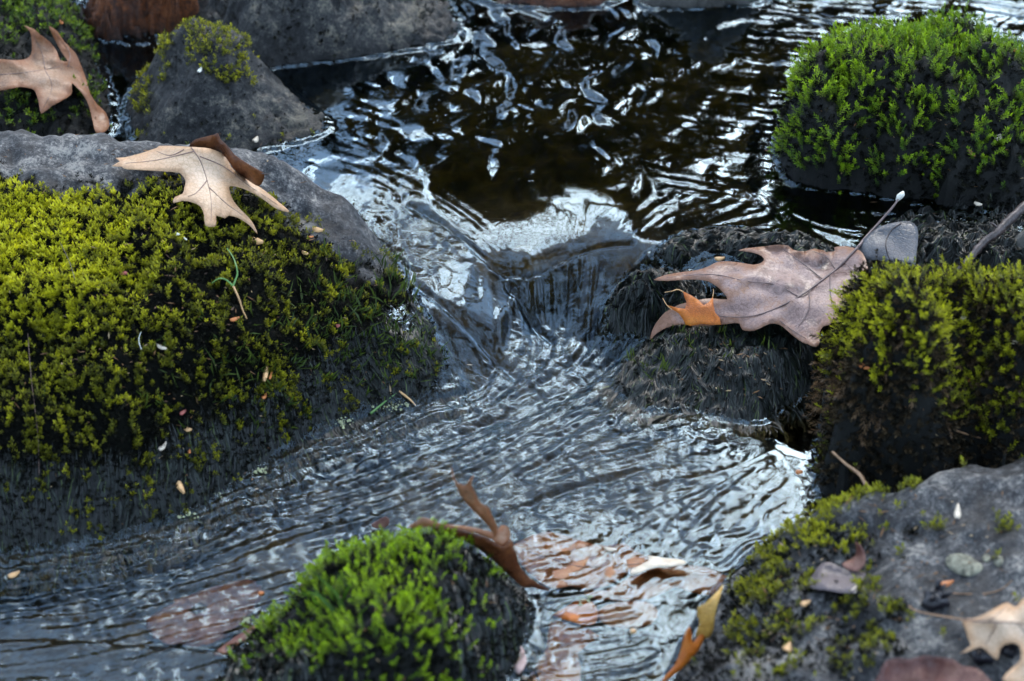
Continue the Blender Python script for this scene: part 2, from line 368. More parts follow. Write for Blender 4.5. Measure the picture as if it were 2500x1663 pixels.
# ------------------------------------------------------------------ base water level
WC = []
for u in (-400, 200, 700, 1200, 1700, 2200, 2900):
    for v in (-400, -100, 150, 350): WC.append((u, v, .055))
WC += [(700, 420, .055), (900, 470, .054), (1050, 440, .0545), (1250, 400, .0547), (1500, 455, .0540), (1700, 520, .052), (1950, 520, .0525), (2250, 540, .052), (2600, 600, .052),
       (950, 560, .049), (1050, 590, .0475), (1130, 630, .045), (1150, 520, .0505), (1280, 540, .0485), (1280, 600, .0435), (1300, 635, .040), (1400, 600, .0415), (1430, 535, .0475), (1080, 500, .052), (1300, 450, .0528), (1300, 500, .0500), (1180, 460, .0530), (1420, 480, .0518), (1560, 520, .0520), (1620, 560, .0505),
       (1560, 590, .050), (1620, 610, .049), (1480, 640, .038), (1240, 690, .028), (1330, 690, .0245), (1400, 700, .0225), (1300, 770, .009), (1380, 780, .0065), (1460, 760, .016),
       (980, 680, .047), (1080, 700, .043), (1150, 760, .032), (1060, 800, .033), (1230, 830, .009), (1160, 860, .012), (1250, 890, .001), (1350, 850, .000), (1450, 830, .001),
       (960, 800, .042), (1000, 880, .026), (1080, 920, .012), (940, 980, .006), (1150, 960, .0), (820, 1050, -.001), (1550, 840, .002), (1700, 870, .002), (1600, 740, .022), (1750, 700, .040), (1900, 750, .030),
       (2000, 900, .004), (2100, 700, .04), (2300, 800, .02), (2600, 900, .01), (1600, 1000, .0), (1900, 1080, .0), (1300, 1050, -.001), (1000, 1120, -.004), (700, 1160, -.008), (450, 1300, -.013), (200, 1370, -.017),
       (-100, 1420, -.02), (-300, 1700, -.024), (300, 1600, -.02), (600, 1450, -.016), (900, 1300, -.009), (1900, 1260, -.002), (1500, 1300, -.006), (1400, 1500, -.009), (1300, 1650, -.012), (1900, 1500, -.008), (2500, 1300, 0), (2600, 1800, -.01), (1200, 2000, -.02), (200, 2000, -.025)]
WC = np.array(WC, float); wp = at(WC[:, 0], WC[:, 1], WC[:, 2])
_wf = rbf(wp[:, :2], WC[:, 2], 2e-5)
def wbase(x, y):
    z = _wf(np.clip(x, -.72, .72), np.clip(y, -.62, .95))
    return np.clip(z, -.03, .0552)

# ------------------------------------------------------------------ global raster of what stands above the water
GX0, GX1, GY0, GY1, GS = -.85, .85, -.75, 1.05, .002
gx = np.arange(GX0, GX1, GS); gy = np.arange(GY0, GY1, GS)
GXX, GYY = np.meshgrid(gx, gy)
WB = wbase(GXX, GYY)
SURF = WB.copy(); ROCK = np.full(WB.shape, -1.0)
def surf(x, y, A=None):
    A = SURF if A is None else A
    a = np.clip((np.asarray(y)-GY0)/GS, 0, A.shape[0]-1.001); b = np.clip((np.asarray(x)-GX0)/GS, 0, A.shape[1]-1.001)
    i = a.astype(int); j = b.astype(int); fa = a-i; fb = b-j
    return (A[i, j]*(1-fa)+A[i+1, j]*fa)*(1-fb)+(A[i, j+1]*(1-fa)+A[i+1, j+1]*fa)*fb
def hit(u, v, lift=0.0):
    """where the sight line of source pixel (u, v) meets the surface"""
    u = np.atleast_1d(np.asarray(u, float)); v = np.atleast_1d(np.asarray(v, float))
    z = np.full(u.shape, .26); done = np.zeros(u.shape, bool)
    for k in range(330):
        p = at(u, v, z); s = surf(p[:, 0], p[:, 1])+lift
        done |= z <= s
        z = np.where(done, z, z-.001)
    return at(u, v, z)

# ------------------------------------------------------------------ rocks
def rock(name, label, material, foot, tops, zb=None, amp=(.004, .0012), seed=1, step=.003, drop=.05, cat='rock', skirt=.03, undermoss=None):
    """foot: source pixels of the waterline ring (u, v[, z]); tops: (u, v, z) on the stone"""
    F = []
    for q in foot:
        if len(q) == 3: z = q[2]
        else:
            z = .03
            for _ in range(12): p = at(q[0], q[1], z); z = float(wbase(p[0], p[1]))
        F.append(at(q[0], q[1], z))
    F = np.array(F); P = np.array([at(*q) for q in tops]) if len(tops) else np.zeros((0, 3))
    ring = catmull(F, 4)
    allp = np.vstack([ring[::2], P])
    f = rbf(allp[:, :2], allp[:, 2], 1e-5)
    x = np.arange(ring[:, 0].min()-skirt-.02, ring[:, 0].max()+skirt+.02, step)
    y = np.arange(ring[:, 1].min()-skirt-.02, ring[:, 1].max()+skirt+.02, step)
    X, Y = np.meshgrid(x, y)
    poly = ring[:, :2]; ins = inpoly(X, Y, poly); d = dpoly(X, Y, poly)
    Z = np.where(ins, np.maximum(f(X, Y), f(X, Y)*0+ring[:, 2].min()-.02), 0)
    # outside: continue down from the nearest ring height
    near = np.full(X.shape, 1e9); zr = np.zeros(X.shape)
    for q in ring:
        dd = (X-q[0])**2+(Y-q[1])**2; k = dd < near; near = np.where(k, dd, near); zr = np.where(k, q[2], zr)
    Z = np.where(ins, Z, zr-d*1.6)
    e = np.clip(d/.05, 0, 1)
    Z += amp[0]*noise(.09, X, Y, seed)*e + amp[0]*.5*noise(.04, X, Y, seed+1)*(.3+.7*e) + amp[1]*noise(.016, X, Y, seed+2) + amp[1]*.4*noise(.007, X, Y, seed+3)
    keep = (ins | (d < skirt))
    idx = -np.ones(X.shape, int); idx[keep] = np.arange(keep.sum())
    q = keep[:-1, :-1] & keep[1:, :-1] & keep[:-1, 1:] & keep[1:, 1:]
    i, j = np.nonzero(q)
    faces = np.stack([idx[i, j], idx[i, j+1], idx[i+1, j+1], idx[i+1, j]], 1)
    base = np.array([ring[:, 0].mean(), ring[:, 1].mean(), ring[:, 2].min()])
    root = thing(name, label, cat, base)
    V = np.stack([X[keep], Y[keep], Z[keep]], 1)
    su, sv = pix(V); sm = np.zeros((len(V), 3))
    if undermoss is not None: sm[:, 0] = np.clip(undermoss(su, sv, V[:, 0], V[:, 1]), 0, 1)
    sm[:, 1] = np.exp(-np.clip(V[:, 2]-wbase(V[:, 0], V[:, 1]), 0, 1)/.009)
    o = raw('stone', V, faces, material, root, col=sm)
    # into the raster
    gi = (GXX > x[0]) & (GXX < x[-1]) & (GYY > y[0]) & (GYY < y[-1])
    Zk = np.where(keep, Z, -1)
    a = (GYY[gi]-y[0])/step; bb = (GXX[gi]-x[0])/step
    a = np.clip(a, 0, len(y)-1.001); bb = np.clip(bb, 0, len(x)-1.001); i = a.astype(int); j = bb.astype(int); fa = a-i; fb = bb-j
    zz = (Zk[i, j]*(1-fa)+Zk[i+1, j]*fa)*(1-fb)+(Zk[i, j+1]*(1-fa)+Zk[i+1, j+1]*fa)*fb
    SURF[gi] = np.maximum(SURF[gi], zz); ROCK[gi] = np.maximum(ROCK[gi], zz)
    gyv, gxv = np.gradient(Z, step)
    return dict(root=root, X=X, Y=Y, Z=Z, keep=keep, gx=gxv, gy=gyv, step=step, seed=seed)

# ---- moss shoots
def shoot(nl, length, leaf, spread, seed, wide=.3):
    """one moss shoot: narrow leaves spiralling up a stem, unit colours 0 base .. 1 tip"""
    r = np.random.RandomState(seed); V, Fc, S = [], [], []
    bend = r.randn(2)*.22
    for k in range(nl):
        f = (k+.5)/nl; th = k*2.4+r.rand()*.8
        s = np.array([bend[0]*f*f*length, bend[1]*f*f*length, f*length])
        el = spread*(1-.55*f)
        d = np.array([math.cos(th)*math.sin(el), math.sin(th)*math.sin(el), math.cos(el)])
        side = np.array([-math.sin(th), math.cos(th), 0])
        L = leaf*(.75+.5*r.rand())*(1-.35*abs(f-.6)); wd = L*wide
        tip = s+d*L+np.array([0, 0, -.12*L*(1-f)])
        mid = s+d*L*.42
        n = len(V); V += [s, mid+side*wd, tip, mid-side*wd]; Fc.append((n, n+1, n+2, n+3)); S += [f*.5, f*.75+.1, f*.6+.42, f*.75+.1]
    return np.array(V), np.array(Fc), np.array(S)
def moss(rk, name, mask, n, size, pal, tpl, matn='moss', label=None, upw=.5, jitter=.35, lim=None, rootparent=None):
    """scatter shoots over a rock; mask(u, v, x, y) -> 0..1 density; pal(u,v,rand)-> (tip colour, base colour); size(u,v)"""
    r = np.random.RandomState(rk['seed']*13+len(name))
    ky, kx = np.nonzero(rk['keep'][:-1, :-1])
    wgt = np.sqrt(1+np.minimum(rk['gx'][ky, kx]**2+rk['gy'][ky, kx]**2, 80))
    X, Y, Z = rk['X'][ky, kx], rk['Y'][ky, kx], rk['Z'][ky, kx]
    u, v = pix(np.stack([X, Y, Z], 1))
    wgt = wgt*np.clip(mask(u, v, X, Y), 0, 1)*(Z > surf(X, Y)-.0015)
    inf = (u > -60) & (u < 2560) & (v > -60) & (v < 1720); wgt = wgt*np.where(inf, 1, .25)
    area = wgt.sum()*rk['step']**2
    cnt = int(n*area) if n > 1000 else n
    if cnt < 1: return None
    c = r.choice(len(ky), cnt, p=wgt/wgt.sum())
    jx, jy = r.rand(cnt)*rk['step'], r.rand(cnt)*rk['step']
    gxx, gyy = rk['gx'][ky[c], kx[c]], rk['gy'][ky[c], kx[c]]
    P = np.stack([X[c]+jx, Y[c]+jy, Z[c]+gxx*jx+gyy*jy-.0008], 1)
    nr = np.stack([-gxx, -gyy, np.ones(cnt)], 1); nr /= np.linalg.norm(nr, axis=1)[:, None]
    ax = nr*(1-upw)+np.array([0, 0, upw])+r.randn(cnt, 3)*jitter*.5; ax /= np.linalg.norm(ax, axis=1)[:, None]
    rr = r.randn(cnt, 3); a = np.cross(ax, rr); a /= np.linalg.norm(a, axis=1)[:, None]; b = np.cross(ax, a)
    uu, vv = pix(P); s = size(uu, vv)*(.65+.7*r.rand(cnt))
    tipc, basec = pal(uu, vv, r.rand(cnt), P)
    which = r.randint(0, len(tpl), cnt); VV, FF, CC = [], [], []; off = 0
    for k, (tv, tf, ts) in enumerate(tpl):
        m_ = which == k; c_ = m_.sum()
        if not c_: continue
        B = np.stack([a[m_], b[m_], ax[m_]], 1)*s[m_][:, None, None]
        W = np.einsum('vk,nkj->nvj', tv, B)+P[m_][:, None]
        VV.append(W.reshape(-1, 3)); FF.append((tf[None]+(np.arange(c_)*len(tv))[:, None, None]).reshape(-1, 4)+off)
        cc = basec[m_][:, None]*(1-ts[None, :, None])+tipc[m_][:, None]*ts[None, :, None]  # dark bases: old leaves below, and depth shade put into the colour
        CC.append(cc.reshape(-1, 3)); off += c_*len(tv)
    o = raw(name, np.vstack(VV), np.vstack(FF), M[matn], rk['root'] if rootparent is None else rootparent, smooth=False, col=np.clip(np.vstack(CC), 0, 1), kind='stuff')
    if label: o['label'] = label
    return o
def strands(rk, name, mask, n, length, pal, dirf, wdt=.0009, seg=6, follow=0.0, lift=.0025, wob=.4, under=None):
    """flat wet strands combed over the surface; dirf(u,v)-> pixel direction"""
    r = np.random.RandomState(rk['seed']*7+3)
    ky, kx = np.nonzero(rk['keep'][:-1, :-1]); X, Y, Z = rk['X'][ky, kx], rk['Y'][ky, kx], rk['Z'][ky, kx]
    u, v = pix(np.stack([X, Y, Z], 1)); wgt = np.clip(mask(u, v, X, Y), 0, 1)*(Z > surf(X, Y)-.004)
    c = r.choice(len(ky), n, p=wgt/wgt.sum())
    x = X[c]+r.rand(n)*rk['step']; y = Y[c]+r.rand(n)*rk['step']
    L = length*(.5+r.rand(n)); ang0 = r.randn(n)*.12; pts = []
    ph = r.rand(n)*6.28
    for k in range(seg+1):
        z = np.maximum(surf(x, y, ROCK), surf(x, y, WB)-(.0045 if under is None else under))
        f = k/seg
        arch = lift*np.sin(math.pi*min(f*1.05, 1))*(0.4+.8*((ph*3) % 1))+.0007
        pts.append(np.stack([x, y, z+arch], 1))
        uu, vv = pix(pts[-1]); du, dv = dirf(uu, vv)
        # world direction: image u -> x, image v -> -y
        dx, dy = du, -dv*1.5
        clump = noise(.03, x, y, 41)*.45*wob + noise(.011, x, y, 42)*.35*wob
        al = np.arctan2(dy, dx)+ang0+clump
        x = x+np.cos(al)*L/seg; y = y+np.sin(al)*L/seg
    P = np.stack(pts, 1)                       # n, seg+1, 3
    tn = np.gradient(P, axis=1); sd_ = np.cross(tn, np.array([0, 0, 1.])+r.randn(n, 1, 3)*.25); sd_ /= np.linalg.norm(sd_, axis=2)[..., None]+1e-9
    prof = np.sin(np.linspace(.5, 3.0, seg+1))[None, :, None]*wdt*(.6+.8*r.rand(n))[:, None, None]
    A = P-sd_*prof; Bp = P+sd_*prof
    V = np.stack([A, Bp], 2).reshape(-1, 3); m1 = 2*(seg+1)
    q = np.array([[2*k, 2*k+1, 2*k+3, 2*k+2] for k in range(seg)])
    Fc = (q[None]+(np.arange(n)*m1)[:, None, None]).reshape(-1, 4)
    col = pal(r.rand(n), noise(.05, P[:, 0, 0], P[:, 0, 1], 55)); col = np.repeat(col, m1, axis=0)
    return raw(name, V, Fc, M['wet'], rk['root'], col=col, kind='stuff')

def lerp3(a, b, t): return np.asarray(a)[None]*(1-t[:, None])+np.asarray(b)[None]*t[:, None]
TPL_S = [shoot(9, 1.0, .75, 1.15, s, .21) for s in range(10)]          # short cushion moss
TPL_L = [shoot(24, 1.9, .56, 1.10, 30+s, .155) for s in range(10)]     # long feathery moss
TPL_M = [shoot(12, 1.3, .72, 1.15, 60+s, .25) for s in range(8)]

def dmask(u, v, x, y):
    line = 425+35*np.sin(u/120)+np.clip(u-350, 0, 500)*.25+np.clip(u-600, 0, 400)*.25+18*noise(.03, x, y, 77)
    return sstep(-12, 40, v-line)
# 1 big boulder on the left
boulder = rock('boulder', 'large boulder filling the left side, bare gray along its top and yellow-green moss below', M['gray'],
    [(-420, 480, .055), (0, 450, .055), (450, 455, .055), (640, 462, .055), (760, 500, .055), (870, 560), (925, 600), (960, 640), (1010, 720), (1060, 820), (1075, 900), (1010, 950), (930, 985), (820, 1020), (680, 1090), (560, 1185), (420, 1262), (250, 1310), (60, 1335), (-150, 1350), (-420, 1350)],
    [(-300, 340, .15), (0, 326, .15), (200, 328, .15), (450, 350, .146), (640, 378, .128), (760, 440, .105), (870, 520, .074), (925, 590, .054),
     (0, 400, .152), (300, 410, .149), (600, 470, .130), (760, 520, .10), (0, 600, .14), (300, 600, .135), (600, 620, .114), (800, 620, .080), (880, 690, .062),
     (-200, 900, .085), (0, 900, .085), (300, 900, .085), (600, 850, .076), (800, 800, .058), (930, 790, .045), (0, 1150, .033), (300, 1100, .038), (500, 1050, .033), (700, 1000, .024), (850, 930, .022), (980, 860, .031)], seed=11, step=.003, undermoss=dmask, amp=(.0035, .0005))
def bmask(u, v, x, y):
    n_ = noise(.05, x, y, 5)*.22+noise(.018, x, y, 6)*.30
    top = sstep(0, 60, v-(415+35*np.sin(u/120)+np.clip(u-350, 0, 500)*.22+ np.clip(u-600, 0, 400)*.12))
    d = blobs(u, v, [(80, 620, 420, 260, 1.15), (450, 560, 380, 170, .7), (60, 900, 420, 190, .72), (500, 800, 330, 200, .42), (730, 620, 160, 110, .38), (780, 720, 130, 120, .25), (60, 1080, 350, 100, .35)])
    return top*sstep(.18, .75, d+n_*1.0)*sstep(-.9, -.1, noise(.013, x, y, 177))
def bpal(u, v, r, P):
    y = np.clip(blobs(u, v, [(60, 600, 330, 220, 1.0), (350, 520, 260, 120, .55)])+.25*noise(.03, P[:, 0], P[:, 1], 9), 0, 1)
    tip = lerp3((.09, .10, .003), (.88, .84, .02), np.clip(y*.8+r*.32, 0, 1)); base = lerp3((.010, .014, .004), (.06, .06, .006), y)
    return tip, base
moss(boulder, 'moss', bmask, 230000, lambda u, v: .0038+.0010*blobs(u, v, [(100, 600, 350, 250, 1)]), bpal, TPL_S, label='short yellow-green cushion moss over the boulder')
# dark matted under-moss everywhere below the bare band
def dpal(u, v, r, P):
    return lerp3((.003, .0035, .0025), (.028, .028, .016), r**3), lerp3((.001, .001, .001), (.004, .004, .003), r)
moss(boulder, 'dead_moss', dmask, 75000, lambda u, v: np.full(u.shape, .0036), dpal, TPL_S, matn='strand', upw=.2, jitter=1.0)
def sdir(u, v):
    k = sstep(300, 1000, u); return .15+k*.35+.0*u, .9-.25*k
def spal(r, n_):
    g = np.clip(.5+.3*n_, 0, 1)
    c = lerp3((.002, .003, .003), (.022, .032, .026), r**3); c = c*(1-.0*g[:, None]); s = r > .965
    c[s] = np.array([.05, .075, .018]); return c
strands(boulder, 'wet_moss_strand', lambda u, v, x, y: sstep(0, 120, v-(1085-np.clip(u-300, 0, 700)*.55))*(.4+.6*(noise(.06, x, y, 8) > -.3)), 26000, .044, spal, sdir, wdt=.00038, wob=.55, seg=8)
# blades of submerged grass-like moss poking out on the right flank
def blade_field(rk, name, mask, n, size, c0, c1, lean=(.3, 0)):
    T1 = []
    for s in range(6):
        r = np.random.RandomState(900+s); V, F_, S = [], [], []
        for k in range(2+s % 2):
            th = r.rand()*6.28; ln = 1+r.rand(); wv = .09
            sd2 = np.array([math.cos(th), math.sin(th), 0]); b0 = np.array([r.randn()*.15, r.randn()*.15, 0]); dr = np.array([r.randn()*.35+lean[0], r.randn()*.3+lean[1], 1.0])
            m0 = b0+dr*ln*.5; t0 = b0+dr*ln+np.array([.2*r.randn(), .1*r.randn(), -.1]); q = len(V)
            V += [b0, m0+sd2*wv, t0, m0-sd2*wv]; F_.append((q, q+1, q+2, q+3)); S += [0, .5, 1, .5]
        T1.append((np.array(V), np.array(F_), np.array(S)))
    return moss(rk, name, mask, n, lambda u, v: np.full(u.shape, size), lambda u, v, r, P: (lerp3(c0, c1, r), lerp3(np.array(c0)*.4, np.array(c1)*.4, r)), T1, upw=.6, jitter=.5)
blade_field(boulder, 'green_blade', lambda u, v, x, y: blobs(u, v, [(830, 790, 110, 110, 1), (960, 860, 110, 90, .9), (940, 700, 40, 60, .8), (640, 930, 200, 120, .4)]), 330, .0085, (.035, .07, .012), (.09, .14, .02))

# 2 cone shaped rock
cone = rock('cone_rock', 'dark cone-shaped rock with a cap of yellow-green moss behind the boulder', M['dark'],
    [(330, 330), (305, 270), (370, 170), (480, 130), (600, 140), (720, 240), (800, 300), (780, 330), (700, 352), (560, 385), (430, 385), (350, 370)],
    [(340, 260, .068), (370, 170, .095), (420, 92, .124), (480, 68, .133), (560, 78, .130), (610, 120, .118), (680, 210, .085), (740, 270, .064), (480, 110, .132), (540, 130, .128), (480, 200, .112), (600, 200, .103), (440, 270, .088), (560, 290, .082), (660, 290, .072), (500, 350, .064)], amp=(.003, .0016), seed=21)
moss(cone, 'moss', lambda u, v, x, y: sstep(.35, .8, blobs(u, v, [(520, 115, 85, 65, 1.05), (560, 180, 60, 40, .85), (475, 70, 60, 22, .9), (400, 130, 25, 70, .85), (345, 250, 22, 80, .85)])+.25*noise(.03, x, y, 3)), 80000, lambda u, v: np.full(u.shape, .0042),
     lambda u, v, r, P: (lerp3((.10, .12, .008), (.60, .58, .02), r), lerp3((.012, .014, .004), (.03, .03, .006), r)), TPL_S)
moss(cone, 'dead_moss', lambda u, v, x, y: blobs(u, v, [(560, 330, 200, 70, .5), (500, 160, 100, 60, .4)]), 30000, lambda u, v: np.full(u.shape, .003), dpal, TPL_S, matn='strand')

# 3 flat dark rock at the top
slab = rock('flat_rock', 'flat dark blue-gray wet rock at the top edge left of the open water', M['dark'],
    [(420, -60), (760, -120), (1040, -40), (1120, 60), (1108, 100), (1000, 122), (880, 142), (700, 162), (620, 168), (500, 130), (380, 40)],
    [(560, -60, .10), (800, -70, .105), (980, -30, .085), (620, 40, .095), (760, 30, .10), (900, 20, .092), (1040, 60, .066), (700, 110, .073), (860, 100, .072), (960, 90, .068)], amp=(.004, .0022), seed=31)
moss(slab, 'dead_moss', lambda u, v, x, y: .25+.3*noise(.05, x, y, 2), 26000, lambda u, v: np.full(u.shape, .0035), dpal, TPL_S, matn='strand')

# 4 top left moss rock (under the leaf)
tl = rock('mossy_rock', 'low green mossy rock in the top left corner under an oak leaf', M['soil'],
    [(-200, 60), (-40, -60), (120, -60), (215, 60), (235, 150), (270, 250), (262, 330), (120, 380), (-80, 400), (-220, 300)],
    [(-100, 60, .09), (40, 20, .095), (130, 20, .09), (190, 80, .075), (60, 120, .093), (180, 200, .075), (30, 240, .083), (120, 300, .070), (220, 290, .063)], amp=(.004, .002), seed=41)
gpal = lambda u, v, r, P: (lerp3((.05, .12, .008), (.32, .46, .015), r), lerp3((.006, .012, .003), (.02, .03, .005), r))
moss(tl, 'moss', lambda u, v, x, y: sstep(.3, .75, blobs(u, v, [(60, 40, 130, 75, 1.), (190, 95, 45, 40, .8), (40, 270, 90, 60, .75), (200, 240, 50, 50, .8), (70, 180, 80, 40, .5)])+.3*noise(.03, x, y, 4)), 50000, lambda u, v: np.full(u.shape, .0050), gpal, TPL_S)
moss(tl, 'dead_moss', lambda u, v, x, y: .7+0*u, 30000, lambda u, v: np.full(u.shape, .004), dpal, TPL_S, matn='strand')

# 5, 6 brown and gray stones at the very top
rock('brown_rock', 'rust brown wet rock at the top edge behind the cone-shaped rock', M['brown'],
    [(215, 20), (300, -100), (480, -110), (520, -20), (500, 60), (420, 95), (300, 100), (225, 90)], [(300, -50, .11), (420, -40, .115), (300, 20, .10), (400, 10, .10), (260, 70, .068), (430, 60, .075), (470, 0, .09)], amp=(.016, .006), seed=51)
rock('small_gray_rock', 'small smooth gray stone beside the top left moss', M['pinkgray'],
    [(150, 30), (170, -60), (230, -70), (245, 0), (238, 50), (210, 68), (175, 60)], [(200, -30, .10), (215, 10, .088), (190, 20, .09), (225, 35, .07)], amp=(.002, .001), seed=53)
rock('tawny_rock', 'tawny wet rock at the top edge beyond the dark pool', M['pinkgray'],
    [(1560, -10), (1640, -80), (1780, -80), (1870, -10), (1840, 12), (1760, 20), (1650, 22), (1580, 18)], [(1650, -30, .075), (1760, -30, .078), (1700, 0, .066)], amp=(.003, .002), seed=55)
rock('sunken_brown_rock', 'dull brown rock lying at the waterline along the top edge of the pool', M['brown'],
    [(1180, -5), (1260, -70), (1420, -80), (1520, -10), (1480, 12), (1350, 22), (1240, 18)], [(1300, -20, .068), (1420, -20, .07)], amp=(.003, .002), seed=57)

# 7 upper right moss mound
ur = rock('mossy_rock', 'rounded green mossy rock in the upper right rising from the rippled pool', M['soil'],
    [(1915, 420), (1900, 330), (1960, 220), (2100, 160), (2350, 150), (2620, 200), (2700, 400), (2560, 520), (2380, 510), (2200, 490), (2060, 470), (1960, 455)],
    [(1925, 356, .075), (1935, 266, .10), (1960, 176, .125), (2040, 131, .14), (2150, 96, .152), (2280, 92, .155), (2400, 126, .15), (2520, 156, .14), (2600, 226, .12), (2050, 256, .125), (2200, 226, .135), (2400, 256, .13), (2020, 376, .090), (2200, 376, .095), (2400, 386, .095), (2100, 456, .067), (2300, 466, .070), (2500, 456, .075)], amp=(.006, .002), seed=61)
urpal = lambda u, v, r, P: (lerp3((.08, .19, .005), (.50, .74, .012), np.clip(r*.8+.3*blobs(u, v, [(2050, 180, 150, 120, 1)]), 0, 1)), lerp3((.006, .014, .003), (.03, .045, .004), r))
moss(ur, 'moss', lambda u, v, x, y: sstep(.40, .95, blobs(u, v, [(2060, 180, 210, 150, 1.15), (2280, 110, 280, 110, 1.1), (2200, 270, 320, 110, .85), (2000, 380, 110, 70, .85), (2450, 230, 200, 160, .85), (2150, 400, 200, 60, .5), (2380, 330, 150, 90, .8), (2100, 300, 150, 90, .8), (2020, 400, 140, 70, 1), (2230, 400, 230, 60, .85), (2450, 360, 160, 70, .8)])+.32*noise(.035, x, y, 14)), 36000, lambda u, v: .0062+.0012*blobs(u, v, [(2200, 100, 300, 60, 1)]), urpal, TPL_L)
moss(ur, 'dead_moss', lambda u, v, x, y: .8+0*u, 42000, lambda u, v: np.full(u.shape, .0042), dpal, TPL_S, matn='strand', upw=.1, jitter=.9)

# 8 right middle moss rock, dark hollow below
rm = rock('mossy_rock', 'shaggy moss-topped rock at the right edge with a black undercut front', M['soil'],
    [(2010, 960), (1990, 900), (2080, 810), (2250, 770), (2600, 760), (2750, 900), (2700, 1150), (2500, 1230), (2300, 1250), (2150, 1255), (2030, 1245), (2000, 1170), (2005, 1060)],
    [(1985, 926, .062), (2000, 856, .085), (2060, 776, .112), (2150, 726, .128), (2280, 698, .135), (2420, 706, .135), (2560, 716, .13), (2100, 826, .118), (2300, 826, .128), (2500, 846, .125), (2080, 946, .100), (2250, 946, .115), (2450, 966, .115),
     (2060, 1036, .085), (2200, 1046, .095), (2400, 1066, .10), (2030, 1126, .05), (2150, 1156, .05), (2300, 1156, .055), (2450, 1136, .075), (2600, 1026, .10)], amp=(.005, .003), seed=72)
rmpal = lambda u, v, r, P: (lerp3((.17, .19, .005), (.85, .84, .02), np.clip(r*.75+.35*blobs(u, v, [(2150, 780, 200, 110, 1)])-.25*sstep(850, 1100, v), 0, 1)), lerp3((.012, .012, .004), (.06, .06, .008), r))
moss(rm, 'moss', lambda u, v, x, y: sstep(.25, .80, blobs(u, v, [(2150, 790, 210, 120, 1.2), (2400, 750, 250, 120, 1.05), (2450, 900, 200, 130, .85), (2030, 860, 50, 60, .9), (2350, 1000, 140, 70, .65), (2440, 1040, 120, 80, .9), (2300, 940, 260, 60, .8), (2480, 950, 90, 90, .9)])+.28*noise(.035, x, y, 16)), 36000, lambda u, v: np.full(u.shape, .0062), rmpal, TPL_L)
moss(rm, 'dead_moss', lambda u, v, x, y: 1-.3*sstep(1000, 1120, v), 60000, lambda u, v: np.full(u.shape, .0046),
     lambda u, v, r, P: (lerp3((.012, .012, .008), (.09, .06, .03), r**1.6), lerp3((.004, .004, .003), (.02, .014, .008), r)), TPL_M, matn='strand', upw=.0, jitter=.9)
moss(rm, 'brown_moss', lambda u, v, x, y: blobs(u, v, [(2060, 980, 90, 60, 1), (2200, 960, 120, 50, .5)]), 15000, lambda u, v: np.full(u.shape, .0075),
     lambda u, v, r, P: (lerp3((.09, .05, .025), (.26, .16, .08), r), lerp3((.02, .012, .007), (.05, .03, .015), r)), TPL_L, upw=-.6, jitter=.5, label='brown dead moss hanging over the undercut')

0 and strands(rm, 'dead_moss_strand', lambda u, v, x, y: sstep(930, 1050, v), 5200, .022, lambda r, n_: lerp3((.004, .004, .004), (.035, .024, .014), r**2), lambda u, v: (.1+0*u, 1+0*u), wdt=.0005, wob=1.0)
# 9 bottom right gray rock
br = rock('gray_rock', 'broad gray rock in the lower right corner, moss on its left shoulder, leaves on top', M['gray'],
    [(1760, 1440), (1800, 1400), (1990, 1330), (2150, 1270), (2400, 1240), (2750, 1230), (2900, 1500), (2800, 1950), (2200, 2000), (1640, 1900), (1610, 1750), (1650, 1640), (1710, 1520)],
    [(1850, 1370, .022), (1900, 1310, .035), (1990, 1250, .052), (2090, 1215, .062), (2200, 1195, .070), (2350, 1160, .080), (2500, 1125, .088), (2620, 1110, .09), (2100, 1300, .062), (2300, 1280, .075), (2500, 1250, .085), (1950, 1420, .045), (2150, 1450, .062), (2400, 1450, .072), (1850, 1500, .035), (2000, 1600, .050), (2300, 1620, .065), (2600, 1500, .08), (1760, 1620, .02), (1900, 1750, .04), (2400, 1800, .06)], amp=(.003, .0005), seed=81)
brpal = lambda u, v, r, P: (lerp3((.12, .13, .006), (.66, .66, .015), np.clip(r*.6+.5*blobs(u, v, [(2000, 1340, 130, 60, 1), (1950, 1210, 200, 60, .8)]), 0, 1)), lerp3((.012, .013, .004), (.04, .04, .006), r))
moss(br, 'moss', lambda u, v, x, y: sstep(.26, .72, blobs(u, v, [(2110, 1205, 60, 18, 1), (2020, 1240, 75, 32, .95), (1930, 1300, 60, 36, .9), (2010, 1320, 130, 30, 1.1), (1880, 1370, 50, 45, .9), (1850, 1450, 60, 50, .85), (1960, 1420, 80, 35, .55), (2110, 1440, 45, 60, .8), (2165, 1190, 90, 12, .85), (2280, 1290, 32, 30, .95), (2190, 1240, 22, 12, .7), (2155, 1265, 20, 12, .7),
     (2450, 1290, 45, 18, .7), (2430, 1240, 18, 22, .6), (2060, 1480, 45, 40, .65), (1900, 1530, 90, 60, .62), (2130, 1560, 55, 55, .8), (2180, 1500, 45, 25, .7), (1800, 1560, 45, 50, .6), (2080, 1630, 80, 30, .7), (1850, 1640, 120, 50, .5), (2000, 1560, 60, 60, .5)])+.17*noise(.035, x, y, 18)+.08*noise(.012, x, y, 19)), 62000,
     lambda u, v: np.full(u.shape, .0052), brpal, TPL_S, label='moss in tufts on the left shoulder of the gray rock')
moss(br, 'dead_moss', lambda u, v, x, y: sstep(.3, .6, blobs(u, v, [(1900, 1450, 170, 130, 1), (1850, 1620, 220, 120, 1), (2050, 1330, 140, 60, .8), (2060, 1560, 150, 130, .8)])+.15*noise(.04, x, y, 2)), 60000, lambda u, v: np.full(u.shape, .0036), dpal, TPL_S, matn='strand', upw=.1, jitter=.9)

